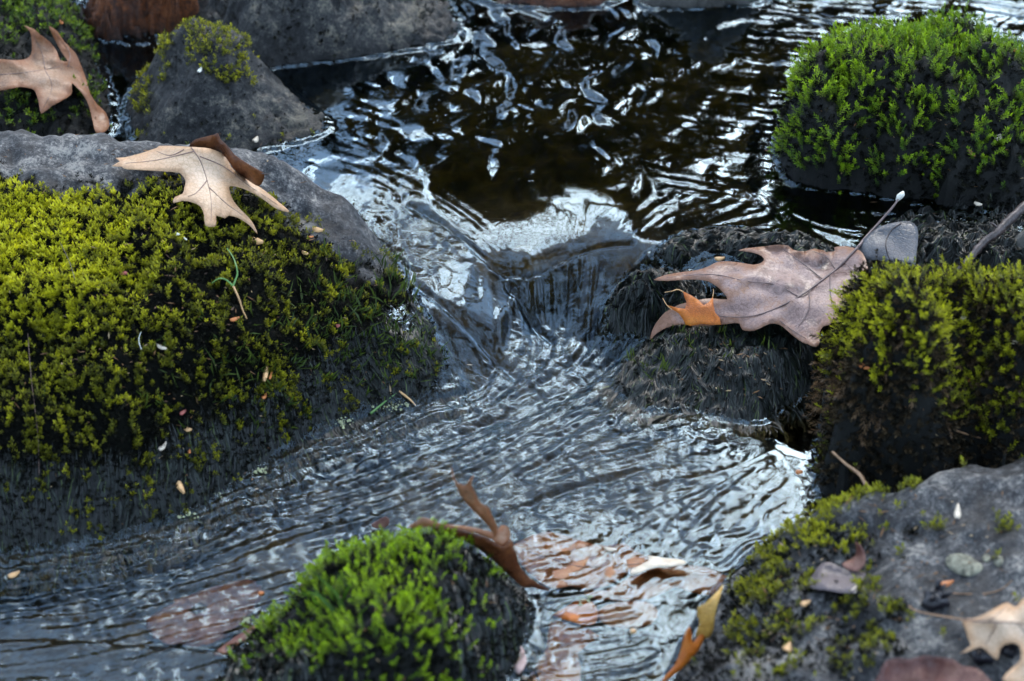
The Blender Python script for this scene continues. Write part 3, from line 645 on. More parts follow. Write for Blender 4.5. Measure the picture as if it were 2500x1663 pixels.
# 10 bottom centre mound
bc = rock('mossy_rock', 'dome of bright green moss at the bottom, in front of the upright brown leaf', M['soil'],
    [(560, 1620), (620, 1560), (760, 1480), (900, 1420), (1080, 1400), (1230, 1420), (1290, 1480), (1270, 1580), (1210, 1700), (1100, 1830), (850, 1880), (620, 1800), (540, 1700)],
    [(680, 1526, .015), (760, 1446, .038), (860, 1366, .058), (950, 1326, .066), (1060, 1326, .064), (1160, 1376, .048), (1240, 1456, .014), (800, 1526, .045), (950, 1446, .066), (1080, 1456, .056), (1180, 1526, .028), (700, 1646, .028), (900, 1606, .060), (1100, 1606, .042), (1180, 1666, .012), (850, 1746, .05), (1000, 1766, .045), (650, 1726, .018)], amp=(.004, .002), seed=91)
bcpal = lambda u, v, r, P: (lerp3((.14, .28, .005), (.62, .88, .015), np.clip(r*.7+.3*blobs(u, v, [(950, 1400, 200, 120, 1)]), 0, 1)), lerp3((.008, .018, .003), (.03, .05, .004), r))
moss(bc, 'moss', lambda u, v, x, y: sstep(.35, .9, blobs(u, v, [(880, 1390, 210, 110, 1.2), (980, 1520, 180, 130, .95), (780, 1560, 170, 110, .95), (950, 1660, 180, 80, .8), (640, 1560, 60, 40, .7), (1010, 1320, 130, 50, 1.1), (1180, 1410, 60, 30, .5)])+.27*noise(.035, x, y, 20)), 42000, lambda u, v: np.full(u.shape, .0056), bcpal, TPL_L)
moss(bc, 'dead_moss', lambda u, v, x, y: .8+0*u, 52000, lambda u, v: np.full(u.shape, .0040), dpal, TPL_S, matn='strand', upw=.1, jitter=.9)
strands(bc, 'wet_moss_strand', lambda u, v, x, y: blobs(u, v, [(1200, 1500, 70, 120, 1), (620, 1620, 120, 50, .7)]), 1200, .028, spal, lambda u, v: (.35+0*u, .9+0*u))
blade_field(bc, 'green_blade', lambda u, v, x, y: blobs(u, v, [(800, 1480, 60, 60, 1)]), 12, .016, (.06, .16, .01), (.13, .26, .02))

# 11 low dam of wet moss mounds under the big gray-brown leaf
dam = rock('wet_mossy_rock', 'low wet rock draped in dark combed moss below the large gray-brown leaf', M['soil'],
    [(1500, 935), (1540, 880), (1600, 820), (1750, 770), (1880, 760), (1990, 800), (2000, 900), (1975, 955), (1920, 990), (1850, 1030), (1770, 1020), (1690, 1000), (1600, 1000), (1540, 975)],
    [(1580, 870, .012), (1650, 820, .024), (1750, 790, .034), (1860, 780, .038), (1950, 830, .030), (1700, 880, .020), (1820, 870, .029), (1920, 890, .022), (1780, 960, .010), (1880, 960, .011), (1650, 940, .007), (1940, 940, .008)], amp=(.003, .002), seed=101)
moss(dam, 'dead_moss', lambda u, v, x, y: .8+0*u, 26000, lambda u, v: np.full(u.shape, .0034), dpal, TPL_S, matn='strand', upw=.0, jitter=.8)
def ddir(u, v):
    a = (u-1820)/260; return a*.55, .85+0*u
strands(dam, 'wet_moss_strand', lambda u, v, x, y: .5+sstep(800, 900, v)*.5, 12000, .034, spal, ddir, lift=.0022, wdt=.00038, wob=.65, seg=8, under=.003)
blade_field(dam, 'green_blade', lambda u, v, x, y: blobs(u, v, [(1700, 830, 120, 40, 1), (1590, 900, 40, 50, .7)]), 60, .0075, (.04, .07, .01), (.14, .20, .02))
kn = rock('wet_mossy_rock', 'small dark wet moss knob in the water left of the orange leaf lobe', M['soil'],
    [(1500, 770), (1500, 715), (1560, 680), (1650, 660), (1720, 700), (1700, 800), (1620, 815), (1540, 805)],
    [(1515, 725, .036), (1570, 700, .045), (1640, 690, .048), (1570, 755, .028), (1640, 760, .034)], amp=(.003, .0025), seed=111)
moss(kn, 'dead_moss', lambda u, v, x, y: .8+0*u, 26000, lambda u, v: np.full(u.shape, .0034), dpal, TPL_S, matn='strand', upw=.0, jitter=.8)
strands(kn, 'wet_moss_strand', lambda u, v, x, y: 1+0*u, 3800, .018, spal, lambda u, v: ((u-1600)/260, .8+0*u), lift=.002, wdt=.0004, wob=1.2)
sh = rock('wet_mossy_rock', 'flat dark shoal of wet moss just above the water behind the large gray-brown leaf', M['soil'],
    [(1560, 650), (1600, 615), (1680, 570), (1800, 560), (1900, 580), (2010, 600), (2080, 650), (2100, 760), (1990, 790), (1850, 760), (1700, 720), (1600, 680)],
    [(1650, 610, .056), (1750, 590, .058), (1850, 620, .06), (1980, 660, .062), (1700, 670, .056), (1850, 700, .058), (2030, 720, .058)], amp=(.002, .002), seed=113)
moss(sh, 'dead_moss', lambda u, v, x, y: .6+.3*noise(.04, x, y, 3), 22000, lambda u, v: np.full(u.shape, .0032), dpal, TPL_S, matn='strand', upw=.0, jitter=.8)
strands(sh, 'wet_moss_strand', lambda u, v, x, y: 1+0*u, 6000, .018, spal, lambda u, v: (-.8+0*u, .3+0*u), lift=.0015, wdt=.0004, wob=1.6)
rs = rock('wet_mossy_rock', 'dark muddy shoal between the two mossy rocks at the right edge', M['soil'],
    [(2130, 560), (2250, 520), (2420, 500), (2600, 520), (2700, 700), (2500, 800), (2300, 760), (2150, 720), (2110, 640)],
    [(2200, 600, .056), (2350, 560, .06), (2450, 590, .064), (2300, 660, .060), (2450, 680, .066), (2600, 620, .07)], amp=(.003, .003), seed=115)
strands(rs, 'wet_moss_strand', lambda u, v, x, y: 1+0*u, 6500, .018, spal, lambda u, v: (-.6+0*u, .5+0*u), lift=.002, wdt=.0004, wob=1.8)
rock('rounded_rock', 'rounded brown-gray stone at the right edge behind the shaggy moss, beside the twig', M['pinkgray'],
    [(2385, 690), (2400, 640), (2470, 610), (2600, 620), (2620, 720), (2500, 760), (2410, 740)], [(2400, 650, .075), (2440, 610, .086), (2520, 590, .09), (2450, 670, .085), (2530, 660, .088)], amp=(.002, .001), seed=117)
base_l = rock('sunken_gray_rock', 'flat gray rock just under the water at the bottom left corner', M['pinkgray'],
    [(-300, 1640), (-100, 1580), (150, 1575), (350, 1590), (520, 1600), (600, 1650), (560, 1800), (200, 1900), (-300, 1900)],
    [(0, 1620, -.0245), (250, 1625, -.0235), (450, 1640, -.023), (100, 1750, -.021), (400, 1760, -.021)], amp=(.001, .0006), seed=119)

# ------------------------------------------------------------------ water surface
fx = np.arange(-.66, .6601, .0016); fy = np.arange(-.56, .82, .0016)
grow = np.cumsum(.004*1.22**np.arange(32))
xs = np.concatenate([-.66-grow[::-1], fx, fx[-1]+grow]); xs = xs[np.abs(xs) < 4]
gyu = grow[grow < 7]; ys = np.concatenate([-.56-grow[grow < 2][::-1], fy, fy[-1]+gyu])
X, Y = np.meshgrid(xs, ys)
Bz = wbase(X, Y)
u, v = pix(np.stack([X, Y, Bz], -1)); inner = (np.abs(X) < .70) & (Y > -.6) & (Y < .87)
def field(pts, k=3.0, soft=50):
    """inverse-distance blend of control values placed in the picture; pts (u, v, values...)"""
    P = np.array(pts, float); W = 0; S = 0
    for q in P:
        w_ = 1/(((u-q[0])**2+(v-q[1])**2+soft**2)**k*1e-9); W = W+w_; S = S+w_[..., None]*q[2:]
    return S/W[..., None]
FLOW = field([(300, 200, 1, .1), (800, 300, 1, .4), (1000, 430, 1, .55), (1100, 500, 1, .7), (1200, 570, .75, .8), (1270, 630, .45, 1), (1350, 560, .1, 1), (1450, 540, -.35, 1), (1550, 570, -.8, .7), (1700, 400, 1, .15), (2000, 300, 1, .1), (1500, 250, .5, .3), (1700, 560, -1, .3),
              (1300, 720, .12, 1), (1380, 740, -.02, 1), (1440, 740, -.2, 1), (960, 600, .3, 1), (1050, 620, 1, .3), (1000, 720, .7, .9), (1080, 780, .5, 1), (1150, 840, .4, 1), (1200, 740, .1, 1), (1130, 700, -.3, 1), (1250, 900, -.5, .6),
              (1100, 1010, -1, .4), (800, 1100, -1, .45), (500, 1260, -1, .4), (200, 1400, -1, .2), (100, 1550, -1, .1), (500, 1500, -1, .25), (800, 1250, -1, .25), (1300, 1000, -.9, .5), (1500, 930, -.8, .7), (1700, 1100, -1, .2), (1500, 1200, -1, .25),
              (1800, 1260, -.8, .7), (1700, 1350, -.7, .8), (1500, 1330, -.8, .5), (1450, 1430, -1, .2), (1500, 1560, -1, .15), (1650, 1500, -.3, .8), (1350, 1620, -1, .2)])
FXw = FLOW[..., 0]; FYw = -FLOW[..., 1]*1.5; nn = np.hypot(FXw, FYw)+1e-9; FXw /= nn; FYw /= nn
def lic(lam, L, seed, steps=14):
    acc = 0; ws = 0
    for sgn in (1, -1):
        px_, py_ = X.copy(), Y.copy(); dx, dy = FXw, FYw
        for k in range(steps):
            g = math.exp(-(k/steps*1.7)**2); acc = acc+g*noise(lam, px_, py_, seed, .35); ws += g
            # follow the flow through the index grid of the fine region
            ii = np.clip(np.searchsorted(ys, py_.ravel()), 0, len(ys)-1).reshape(X.shape) if k % 4 == 3 else None
            if ii is not None:
                jj = np.clip(np.searchsorted(xs, px_.ravel()), 0, len(xs)-1).reshape(X.shape); dx, dy = FXw[ii, jj], FYw[ii, jj]
            px_ += sgn*dx*L/steps; py_ += sgn*dy*L/steps
    a = acc/ws; return a/a[inner].std()
st1 = lic(.0075, .075, 1, 16); st2 = lic(.017, .08, 2, 16); st3 = lic(.030, .055, 3, 12)
wx = X+.006*noise(.05, X, Y, 61)+.003*noise(.022, X, Y, 62); wy = Y+.006*noise(.05, X, Y, 63)+.003*noise(.022, X, Y, 64)
vx_ = X+.0035*noise(.07, X, Y, 161, .3); vy_ = Y+.005*noise(.07, X, Y, 163, .3)
iso = 1.0*noise(.034, vx_, vy_*.60, 65, .25)+1.1*noise(.062, vx_, vy_*.62, 75, .3)+.14*noise(.018, vx_, vy_*.7, 66)
chop = .75*noise(.028, wx, wy, 67)+.7*st3; rid = .45*(1-2*np.abs(noise(.030, wx, wy, 68)))+.8*(1-1.6*np.abs(st3+.3*chop)); fine = noise(.0095, wx, wy, 69)
big = noise(.11, X, Y, 70)
# amplitudes (mm): iso, streak fine, streak broad, chop, fine   + blue channel bump
AMP = field([(300, 150, .06, 0, .0, 0, .0), (280, 250, .06, 0, .0, 0, 0), (820, 230, .3, 0, .0, 0, .0), (800, 330, .35, 0, .0, .01, .0), (900, 300, .55, 0, .05, .03, .0), (850, 430, .2, .02, .05, .02, .02), (1050, 330, 1.0, 0, .0, .02, .0),
             (1200, 150, 1.5, 0, .0, .03, .0), (1200, 300, 1.4, 0, .0, .03, .0), (1450, 250, 1.5, 0, .0, .03, .0), (1500, 400, 1.0, .0, .08, .04, .01), (1700, 120, 1.2, 0, .05, .03, .01), (1750, 300, 1.0, 0, .12, .05, .01), (1850, 420, .6, .0, .12, .06, .01), (2000, 60, .8, 0, .35, .1, .02), (2300, 60, .8, 0, .4, .1, .02),
             (1650, 520, .2, .04, .3, .05, .03), (1900, 560, .3, .03, .2, .1, .03), (2250, 620, .3, .02, .2, .3, .1),
             (1100, 470, .12, .05, .05, .0, .01), (1200, 560, .03, .09, .06, 0, .02), (1350, 560, .03, .07, .05, 0, .02), (1300, 470, .10, .0, .0, .0, .0), (1250, 500, .06, .0, .0, .0, .0), (1380, 500, .06, .0, .0, .0, .0), (1480, 510, .08, .0, .0, .0, .0), (1150, 440, .12, .0, .0, .0, .0), (1080, 450, .15, .01, .02, .0, .0), (1200, 400, .3, .0, .0, .0, .0), (1420, 450, .2, .0, .0, .0, .0), (1300, 420, .3, .0, .0, .0, .0), (1500, 570, .1, .04, .05, .02, .02), (1600, 600, .3, .03, .1, .1, .03), (1000, 560, .7, 0, .05, .4, .12), (1080, 600, .6, .05, .1, .35, .12), (960, 500, .5, .0, .1, .2, .05),
             (1330, 720, 0, .35, .8, 0, .05), (1400, 720, .1, .35, .8, 0, .05), (1080, 740, .1, .20, .6, .2, .1), (980, 680, .3, .25, .4, .3, .1), (1180, 800, .1, .20, .55, .1, .06), (1000, 840, .2, .2, .5, .2, .08),
             (1270, 900, .3, .15, .8, .6, .22), (1150, 980, .3, .12, .8, .7, .22), (900, 1080, .4, .15, 1.1, .7, .22), (650, 1180, .5, .15, 1.2, .7, .2), (400, 1330, .6, .15, 1.3, .7, .2), (100, 1450, .7, .08, 1.3, .6, .15), (100, 1600, .2, .05, .3, .1, .04), (500, 1500, .3, .15, .6, .2, .08), (700, 1380, .3, .15, .7, .3, .1),
             (1350, 950, .3, .1, .7, .6, .22), (1500, 1000, .3, .06, .5, .65, .22), (1600, 1100, .4, .05, .4, .65, .22), (1300, 1100, .3, .1, .6, .6, .2), (1100, 1180, .2, .1, .7, .5, .2), (1500, 1200, .4, .05, .5, .55, .18), (1750, 1200, .3, .05, .5, .35, .12), (1700, 1080, .4, .03, .2, .5, .14),
             (1900, 1080, .03, 0, .02, .0, .0), (1850, 1065, .03, 0, .0, .0, .0), (1980, 1080, .02, 0, .0, .0, .0), (1930, 1030, .02, 0, .0, .0, .0), (1960, 1160, .04, 0, .0, .0, .0), (1880, 1140, .05, 0, .02, .0, .0), (1990, 1230, .05, 0, .0, .0, .0), (1960, 1110, .02, 0, .0, .0, .0), (1830, 1110, .12, .0, .05, .05, .01), (1950, 1260, .05, 0, .05, 0, 0), (1850, 1240, .15, 0, .2, .05, .02), (1700, 1290, .5, .03, .4, .3, .04), (1780, 1330, .2, .0, .25, .05, .01), (1900, 1190, .3, .02, .2, .3, .1),
             (1500, 1340, .2, .08, .15, .06, .01), (1450, 1450, .3, .05, .15, .08, .01), (1650, 1450, .4, .03, .12, .06, .01), (1500, 1580, .2, .22, .4, .08, .0), (1350, 1550, .3, .08, .3, .3, .05), (1250, 1600, .4, .05, .3, .4, .1)])
A = [AMP[..., i] for i in range(5)]
mm = .001
H = mm*(A[0]*iso*.36+A[1]*st1*.5+A[2]*st2*.75+A[3]*(chop*.9+rid*.45)+A[4]*fine*.4)
# ring ripples near the lower right pool, and in the calm bay at the bottom
for (cu, cv, cz, lam, am, ru) in ((1560, 1180, -.003, .013, .42, 240), (1330, 1300, -.006, .010, .22, 240)):
    c = at(cu, cv, cz); rr = np.hypot(X-c[0], Y-c[1])+.003*noise(.05, X, Y, 71)
    cen = (1800, 1330) if am > .3 else (1500, 1400)
    H += mm*am*np.sin(2*math.pi*rr/lam)*np.exp(-((u-cen[0])/170)**2-((v-cen[1])/90)**2)
# folds: sharp crease lines of the tongue and of the fan
def crease(pts, depth, width):
    global H
    P = catmull([(at(a, b, c)) for a, b, c in pts], 6, closed=False)[:, :2]
    d = np.full(X.shape, 1e9)
    for i in range(len(P)-1):
        a, b = P[i], P[i+1]; vx, vy = b-a; t_ = np.clip(((X-a[0])*vx+(Y-a[1])*vy)/(vx*vx+vy*vy+1e-12), 0, 1)
        d = np.minimum(d, (X-a[0]-t_*vx)**2+(Y-a[1]-t_*vy)**2)
    H = H+depth*np.exp(-d/width**2)
crease([(1200, 640, .042), (1290, 650, .040), (1380, 620, .041), (1460, 602, .043), (1540, 600, .046)], -.0032, .0026)
crease([(1000, 500, .052), (1080, 545, .050), (1170, 610, .048), (1240, 650, .042)], -.0024, .003)
crease([(1245, 660, .044), (1275, 700, .034), (1310, 780, .014), (1345, 830, .001)], -.0040, .0036)
crease([(1270, 660, .045), (1230, 740, .030), (1215, 800, .015), (1225, 860, .006)], .0020, .005)
crease([(1000, 690, .046), (1100, 760, .036), (1190, 850, .012), (1260, 920, .0)], -.0030, .004)
crease([(1640, 820, .001), (1500, 870, .0), (1400, 930, .0), (1250, 1010, -.001), (1050, 1080, -.003)], -.0022, .008)
crease([(1400, 860, .0), (1320, 910, 0), (1220, 980, -.001), (1050, 1030, -.002), (850, 1110, -.005), (600, 1250, -.01)], .0030, .012)
crease([(1700, 1030, .0), (1550, 1120, .0), (1350, 1180, -.002), (1150, 1210, -.004), (900, 1260, -.008), (600, 1370, -.014)], .0016, .010)
H = np.where(inner, H, 0)
Zw = Bz+H
# meniscus: the water skin climbs a little where it meets stone
rk_ = np.where(inner, surf(X, Y, ROCK), -1)
gap = Zw-rk_
Zw = Zw+np.where(inner, .0022*np.exp(-(np.clip(gap, 0, 1)/.006)**2), 0)
iy, ix = np.mgrid[0:len(ys)-1, 0:len(xs)-1]
nx = len(xs)
# leave out skin that would lie deep inside the rocks
cov = (rk_ > Zw+.012); ok = ~(cov[:-1, :-1] & cov[1:, 1:] & cov[:-1, 1:] & cov[1:, :-1])
a0 = (iy*nx+ix)[ok]; Fq = np.stack([a0, a0+1, a0+nx+1, a0+nx], 1)
Vw = np.stack([X, Y, Zw], -1).reshape(-1, 3)
used = np.zeros(len(Vw), bool); used[Fq.ravel()] = True; remap = np.cumsum(used)-1
# Red = strength of the fine bump, Green = peaty tint: pool depth, plus darkness painted on the fall and lower patches
redv = np.clip(A[4]*2.0+A[3]*.2, 0, 1); deep = np.clip(sstep(.050, .0545, Bz)+blobs(u, v, [(1900, 1080, 120, 90, .6), (1700, 1000, 160, 90, .5), (60, 1440, 250, 60, .7), (1560, 850, 100, 40, .9), (1350, 730, 90, 90, 1)]), 0, 1)
cw = np.stack([redv, deep, 0*redv], -1).reshape(-1, 3)
wo_ = raw('water', Vw[used], remap[Fq], M['water'], col=cw[used], kind='structure'); wo_['label'] = 'clear rippling stream water dropping over a small ledge'

# ------------------------------------------------------------------ bed and banks, one sheet to the horizon
grow2 = np.cumsum(.008*1.24**np.arange(42))
xs2 = np.concatenate([-.8-grow2[::-1], np.arange(-.8, .8, .005), .8+grow2]); ys2 = np.concatenate([-.7-grow2[::-1], np.arange(-.7, 1.0, .005), 1.0+grow2])
X2, Y2 = np.meshgrid(xs2, ys2); B2 = wbase(X2, Y2)
u2, v2 = pix(np.stack([X2, Y2, B2], -1)); inn = (np.abs(X2) < .9) & (np.abs(Y2) < 1.2)
dep = .030+.022*sstep(.045, .055, B2)-.014*blobs(u2, v2, [(1250, 650, 260, 120, 1.3), (1250, 1180, 500, 130, .8), (1100, 800, 200, 180, 1.2), (500, 1480, 400, 90, .9)])
Z2 = B2-dep+np.where(inn, .006*noise(.08, X2, Y2, 80)+.003*noise(.035, X2, Y2, 81), 0)
Z2 = np.minimum(Z2, B2-.006)
bank = sstep(2.0, 6.0, np.abs(X2))*.9+sstep(4.5, 11, Y2)*1.1+sstep(1.2, 3.0, -Y2)*.3
Z2 = Z2+bank+.12*np.sin(X2*.9+1)*np.sin(Y2*.7)*np.clip(bank, 0, 1)
n2 = len(xs2); iy, ix = np.mgrid[0:len(ys2)-1, 0:n2-1]; a0 = (iy*n2+ix).ravel()
go = raw('ground', np.stack([X2, Y2, Z2], -1).reshape(-1, 3), np.stack([a0, a0+1, a0+n2+1, a0+n2], 1), M['bed'], kind='structure')
go['label'] = 'brown stream bed and banks'

# ------------------------------------------------------------------ fallen leaves
def cp(ox, oy, pts): return [(ox+a/2.357, oy+b/2.357) for a, b in pts]
def sheet(name, outline, zc, material, parent=None, mode='z', n=2, gap=.0025, spacing=13, curl=.0, thick=.00035, crinkle=.0006, clamp=True, seed=0):
    """a thin crisp sheet whose outline is given in source pixels, heights from control points"""
    o = catmull(outline, n) if n > 1 else np.array(outline, float)
    u0, v0 = o.min(0); u1, v1 = o.max(0)
    gu, gv = np.meshgrid(np.arange(u0, u1, spacing), np.arange(v0, v1, spacing*.8)); gu = gu+(np.arange(gu.shape[0]) % 2)[:, None]*spacing*.5
    k = inpoly(gu, gv, o) & (dpoly(gu, gv, o) > spacing*.45); P = np.vstack([o, np.stack([gu[k], gv[k]], 1)])
    m_ = len(o)
    r = delaunay_2d_cdt([Vector(p) for p in P], [(i, (i+1) % m_) for i in range(m_)], [list(range(m_))], 1, 1e-5)
    Q = np.array([tuple(q) for q in r[0]]); F = [tuple(f) for f in r[2]]
    zc = np.array(zc, float)
    if mode == 'z': zf = rbf(zc[:, :2], zc[:, 2], 1e-3); z = zf(Q[:, 0], Q[:, 1])
    else:
        sp = P[np.linspace(0, len(P)-1, min(60, len(P))).astype(int)]; hz = hit(sp[:, 0], sp[:, 1], .004)[:, 2]
        bf = rbf(sp, hz, .02); lf = rbf(zc[:, :2], zc[:, 2], 1e-2) if len(zc) > 3 else (lambda a, b: zc[:, 2].mean()+0*a)
        z = bf(Q[:, 0], Q[:, 1])+lf(Q[:, 0], Q[:, 1])
    e = dpoly(Q[:, 0], Q[:, 1], o); z = z+curl*np.exp(-e/14.)
    W = at(Q[:, 0], Q[:, 1], z); z = z+crinkle*1.2*noise(.045, W[:, 0], W[:, 1], 90+seed)+crinkle*.16*noise(.012, W[:, 0], W[:, 1], 91+seed)
    if clamp:
        for _ in range(8):
            W = at(Q[:, 0], Q[:, 1], z); z = np.maximum(z, surf(W[:, 0], W[:, 1])+gap)
    W = at(Q[:, 0], Q[:, 1], z)
    ob = raw(name, W, F, material, parent, col=np.stack([np.exp(-e/28.), 0*e, 0*e], 1))
    # consistent facing up, then real thickness
    me = ob.data
    if np.mean([p.normal.z for p in me.polygons]) < 0: me.flip_normals()
    s = ob.modifiers.new('thickness', 'SOLIDIFY'); s.thickness = thick; s.offset = -1
    zz = rbf(Q[::max(1, len(Q)//120)], z[::max(1, len(Q)//120)], 1e-4)
    return ob, zz
def vein(parent, zz, pts, r0, r1, material, name='vein', lift=.0002):
    p = catmull(pts, 4, closed=False); W = at(p[:, 0], p[:, 1], zz(p[:, 0], p[:, 1])+lift)
    V, F = tube(W, np.linspace(r0, r1, len(W)), 5); return raw(name, V, F, material, parent)
def wire(name, pts, r0, r1, material, parent=None, n=6, knots=0):
    p = catmull(np.array(pts, float), 5, closed=False)
    W = at(p[:, 0], p[:, 1], p[:, 2]); rr = np.linspace(r0, r1, len(W))
    if knots: rr = rr*(1+knots*np.abs(np.sin(np.arange(len(W))*1.7))**4+.06*R.randn(len(W)))
    V, F = tube(W, rr, n); return raw(name, V, F, material, parent)
def leafroot(name, label, u, v, z, group=None, cat='leaf'):
    return thing(name, label, cat, at(u, v, z), group)

# tan oak leaf on the boulder
L1 = leafroot('oak_leaf', 'pale tan pointed oak leaf lying on the boulder, back edge curled up brown', 480, 420, .15)
o1 = cp(0, 0, [(645,955),(690,928),(665,910),(720,905),(800,885),(860,865),(905,850),(918,840),(1000,840),(1090,845),(1180,850),(1240,865),(1300,900),(1330,960),(1380,1005),(1440,1040),(1500,1080),(1560,1125),(1610,1168),(1650,1200),(1662,1222),(1590,1200),(1540,1165),(1480,1125),(1400,1085),(1330,1070),(1320,1090),(1340,1150),(1380,1200),(1430,1250),(1465,1300),(1482,1348),(1440,1300),(1380,1258),(1320,1240),(1295,1256),(1245,1240),(1246,1280),(1235,1304),(1182,1298),(1175,1240),(1155,1190),(1110,1165),(1050,1155),(998,1168),(1005,1135),(1050,1115),(1060,1080),(1068,1040),(1040,1000),(1000,990),(850,980),(760,975),(715,970),(700,958)])
b1, z1 = sheet('blade', o1, [(275, 400, .006), (400, 380, .012), (540, 370, .014), (450, 440, .009), (590, 440, .010), (700, 517, .006), (520, 520, .007), (625, 570, .003), (510, 550, .010)], M['tan'], L1, 'lift', n=2, crinkle=.0005)
for pts in ([(1100,848),(1150,920),(1180,1000),(1200,1070),(1215,1150),(1215,1270)], [(1120,870),(1000,900),(880,925),(720,940)], [(1190,1040),(1130,1110),(1080,1130)], [(1205,1080),(1300,1170),(1400,1240)], [(1150,900),(1290,960),(1420,1060),(1600,1180)], [(1060,860),(980,895),(900,870)]):
    vein(L1, z1, cp(0, 0, pts), .0006, .00015, M['vein'], lift=.0001)
c1, zc1 = sheet('curled_edge', cp(0, 0, [(1090,842),(1120,805),(1180,788),(1230,775),(1255,766),(1268,800),(1310,840),(1350,890),(1385,915),(1440,950),(1500,985),(1522,1000),(1515,1040),(1490,1072),(1450,1050),(1390,1010),(1340,965),(1300,905),(1240,868),(1180,853)]),
      [(462, 357, .163), (500, 340, .172), (533, 326, .180), (560, 370, .166), (550, 382, .160), (600, 395, .168), (645, 425, .155), (632, 455, .140), (590, 428, .147)], M['darkleaf'], L1, clamp=False, crinkle=.001)
wire('petiole', [(640, 424, .158), (652, 425, .160), (660, 423, .163)], .0006, .0004, M['twig'], L1)

# top left oak leaf
L2 = leafroot('oak_leaf', 'mottled brown oak leaf draped over the mossy rock in the top left corner', 100, 160, .11)
o2 = cp(0, 0, [(-80,350),(0,340),(60,345),(120,345),(165,330),(185,290),(182,220),(170,180),(138,146),(170,158),(200,170),(230,200),(290,245),(330,300),(345,345),(390,352),(365,315),(330,255),(300,195),(282,150),(330,180),(370,240),(430,300),(455,350),(480,410),(500,470),(520,540),(560,600),(610,650),(630,720),(600,760),(555,768),(535,700),(515,620),(490,560),(440,500),(412,480),(415,530),(390,560),(300,610),(238,655),(225,600),(205,530),(180,510),(120,500),(60,510),(-80,515)])
b2, z2 = sheet('blade', o2, [(0, 180, .010), (75, 100, .02), (62, 64, .03), (150, 150, .012), (125, 70, .03), (200, 190, .010), (260, 310, .004), (100, 270, .012)], M['tanpatch'], L2, 'lift', n=2, crinkle=.0012, curl=.002)
for pts in ([(0,430),(120,420),(260,400),(400,380),(470,450),(560,640)], [(260,400),(240,300),(190,200)], [(390,385),(400,300),(320,190)], [(260,405),(300,500),(250,620)]):
    vein(L2, z2, cp(0, 0, pts), .0005, .0002, M['vein'], lift=.0001)

# big gray brown leaf on the dam
L3 = leafroot('oak_leaf', 'large wet gray-brown oak leaf with a dark stalk, right of the little fall', 1900, 720, .065)
o3 = cp(1500, 500, [(225,432),(300,402),(400,386),(480,375),(540,355),(590,330),(650,325),(740,335),(800,345),(848,332),(860,308),(830,285),(770,270),(712,264),(760,250),(860,240),(940,232),(1000,235),(1030,260),(1100,268),(1150,252),(1230,270),(1270,265),(1265,245),(1330,238),(1395,255),(1430,280),(1455,340),(1462,390),(1485,430),(1490,470),(1450,490),(1400,500),(1370,512),(1365,540),(1400,590),(1410,620),(1380,680),(1340,718),(1300,690),(1260,665),(1240,690),(1200,700),(1180,740),(1180,790),(1160,818),(1110,800),(1080,790),(1030,755),(990,720),(950,690),(890,685),(830,715),(780,727),(735,718),(720,685),(690,680),(620,690),(480,700),(400,688),(330,697),(270,722),(230,752),(205,778),(215,730),(240,680),(290,620),(340,592),(380,572),(480,548),(560,538),(650,545),(620,500),(590,470),(530,437),(450,430),(380,432),(300,437)])
b3, z3 = sheet('blade', o3, [(1595,683,.052),(1750,650,.062),(1830,625,.066),(1900,600,.066),(2090,605,.072),(2130,690,.074),(2070,800,.066),(1990,840,.050),(1880,795,.050),(1800,770,.048),(1680,790,.036),(1590,828,.014),(1700,740,.050),(1900,700,.067),(2000,700,.066),(1800,690,.066),(2040,640,.066)], M['wetleaf'], L3, n=2, crinkle=.0011, curl=.0015)
for pts, r0 in (([(1400,245),(1300,350),(1200,430),(1060,530),(900,610),(760,645),(600,640),(400,610)], .0013), ([(1060,530),(930,460),(760,440),(560,400),(300,418)], .0006), ([(1200,430),(1100,350),(1020,290),(960,245)], .0006), ([(900,610),(980,690),(1100,770)], .0005), ([(1240,400),(1245,520),(1270,640)], .0006), ([(1320,330),(1400,400),(1470,440)], .0005), ([(1120,490),(1120,600),(1060,700)], .0005), ([(1270,370),(1220,300),(1130,265)], .0005)):
    vein(L3, z3, cp(1500, 500, pts), r0, .0002, M['veindark'], name='midrib' if r0 > .001 else 'vein', lift=.0006)
wire('petiole', [(2094, 604, .0725), (2115, 578, .074), (2145, 545, .078), (2180, 505, .085), (2196, 482, .089)], .0014, .0010, M['petiole'], L3)
V, F = tube(at([2190, 2196, 2203, 2205], [490, 480, 474, 468], [.087, .0895, .091, .092]), [.0014, .003, .0027, .001], 7); raw('stalk_end', V, F, M['white'], L3)
# orange lobe on it
L4 = leafroot('leaf_fragment', 'small bright orange spiky leaf tip resting on the lower lobe of the gray-brown leaf', 1700, 760, .062)
b4, z4 = sheet('blade', cp(1500, 500, [(395,498),(440,520),(480,545),(515,577),(545,560),(567,528),(570,580),(580,620),(605,650),(612,690),(560,690),(500,686),(440,697),(410,692),(395,660),(370,625),(340,605),(303,578),(370,595),(407,598),(415,560),(402,530)]),
      [(1667, 712, .064), (1740, 725, .060), (1630, 745, .055), (1700, 760, .056), (1680, 795, .046), (1758, 792, .048)], M['orange'], L4, n=1, crinkle=.0008, gap=.005)
wire('spine', [(1668, 713, .0695), (1655, 707, .071), (1640, 711, .071), (1622, 714, .070)], .0006, .0002, M['seed_tan'], L4)
wire('spine', [(1740, 725, .066), (1742, 712, .068), (1741, 706, .069)], .0004, .0002, M['seed_tan'], L4)
wire('spine', [(1640, 756, .060), (1628, 745, .062), (1618, 728, .063)], .0004, .0002, M['seed_tan'], L4)
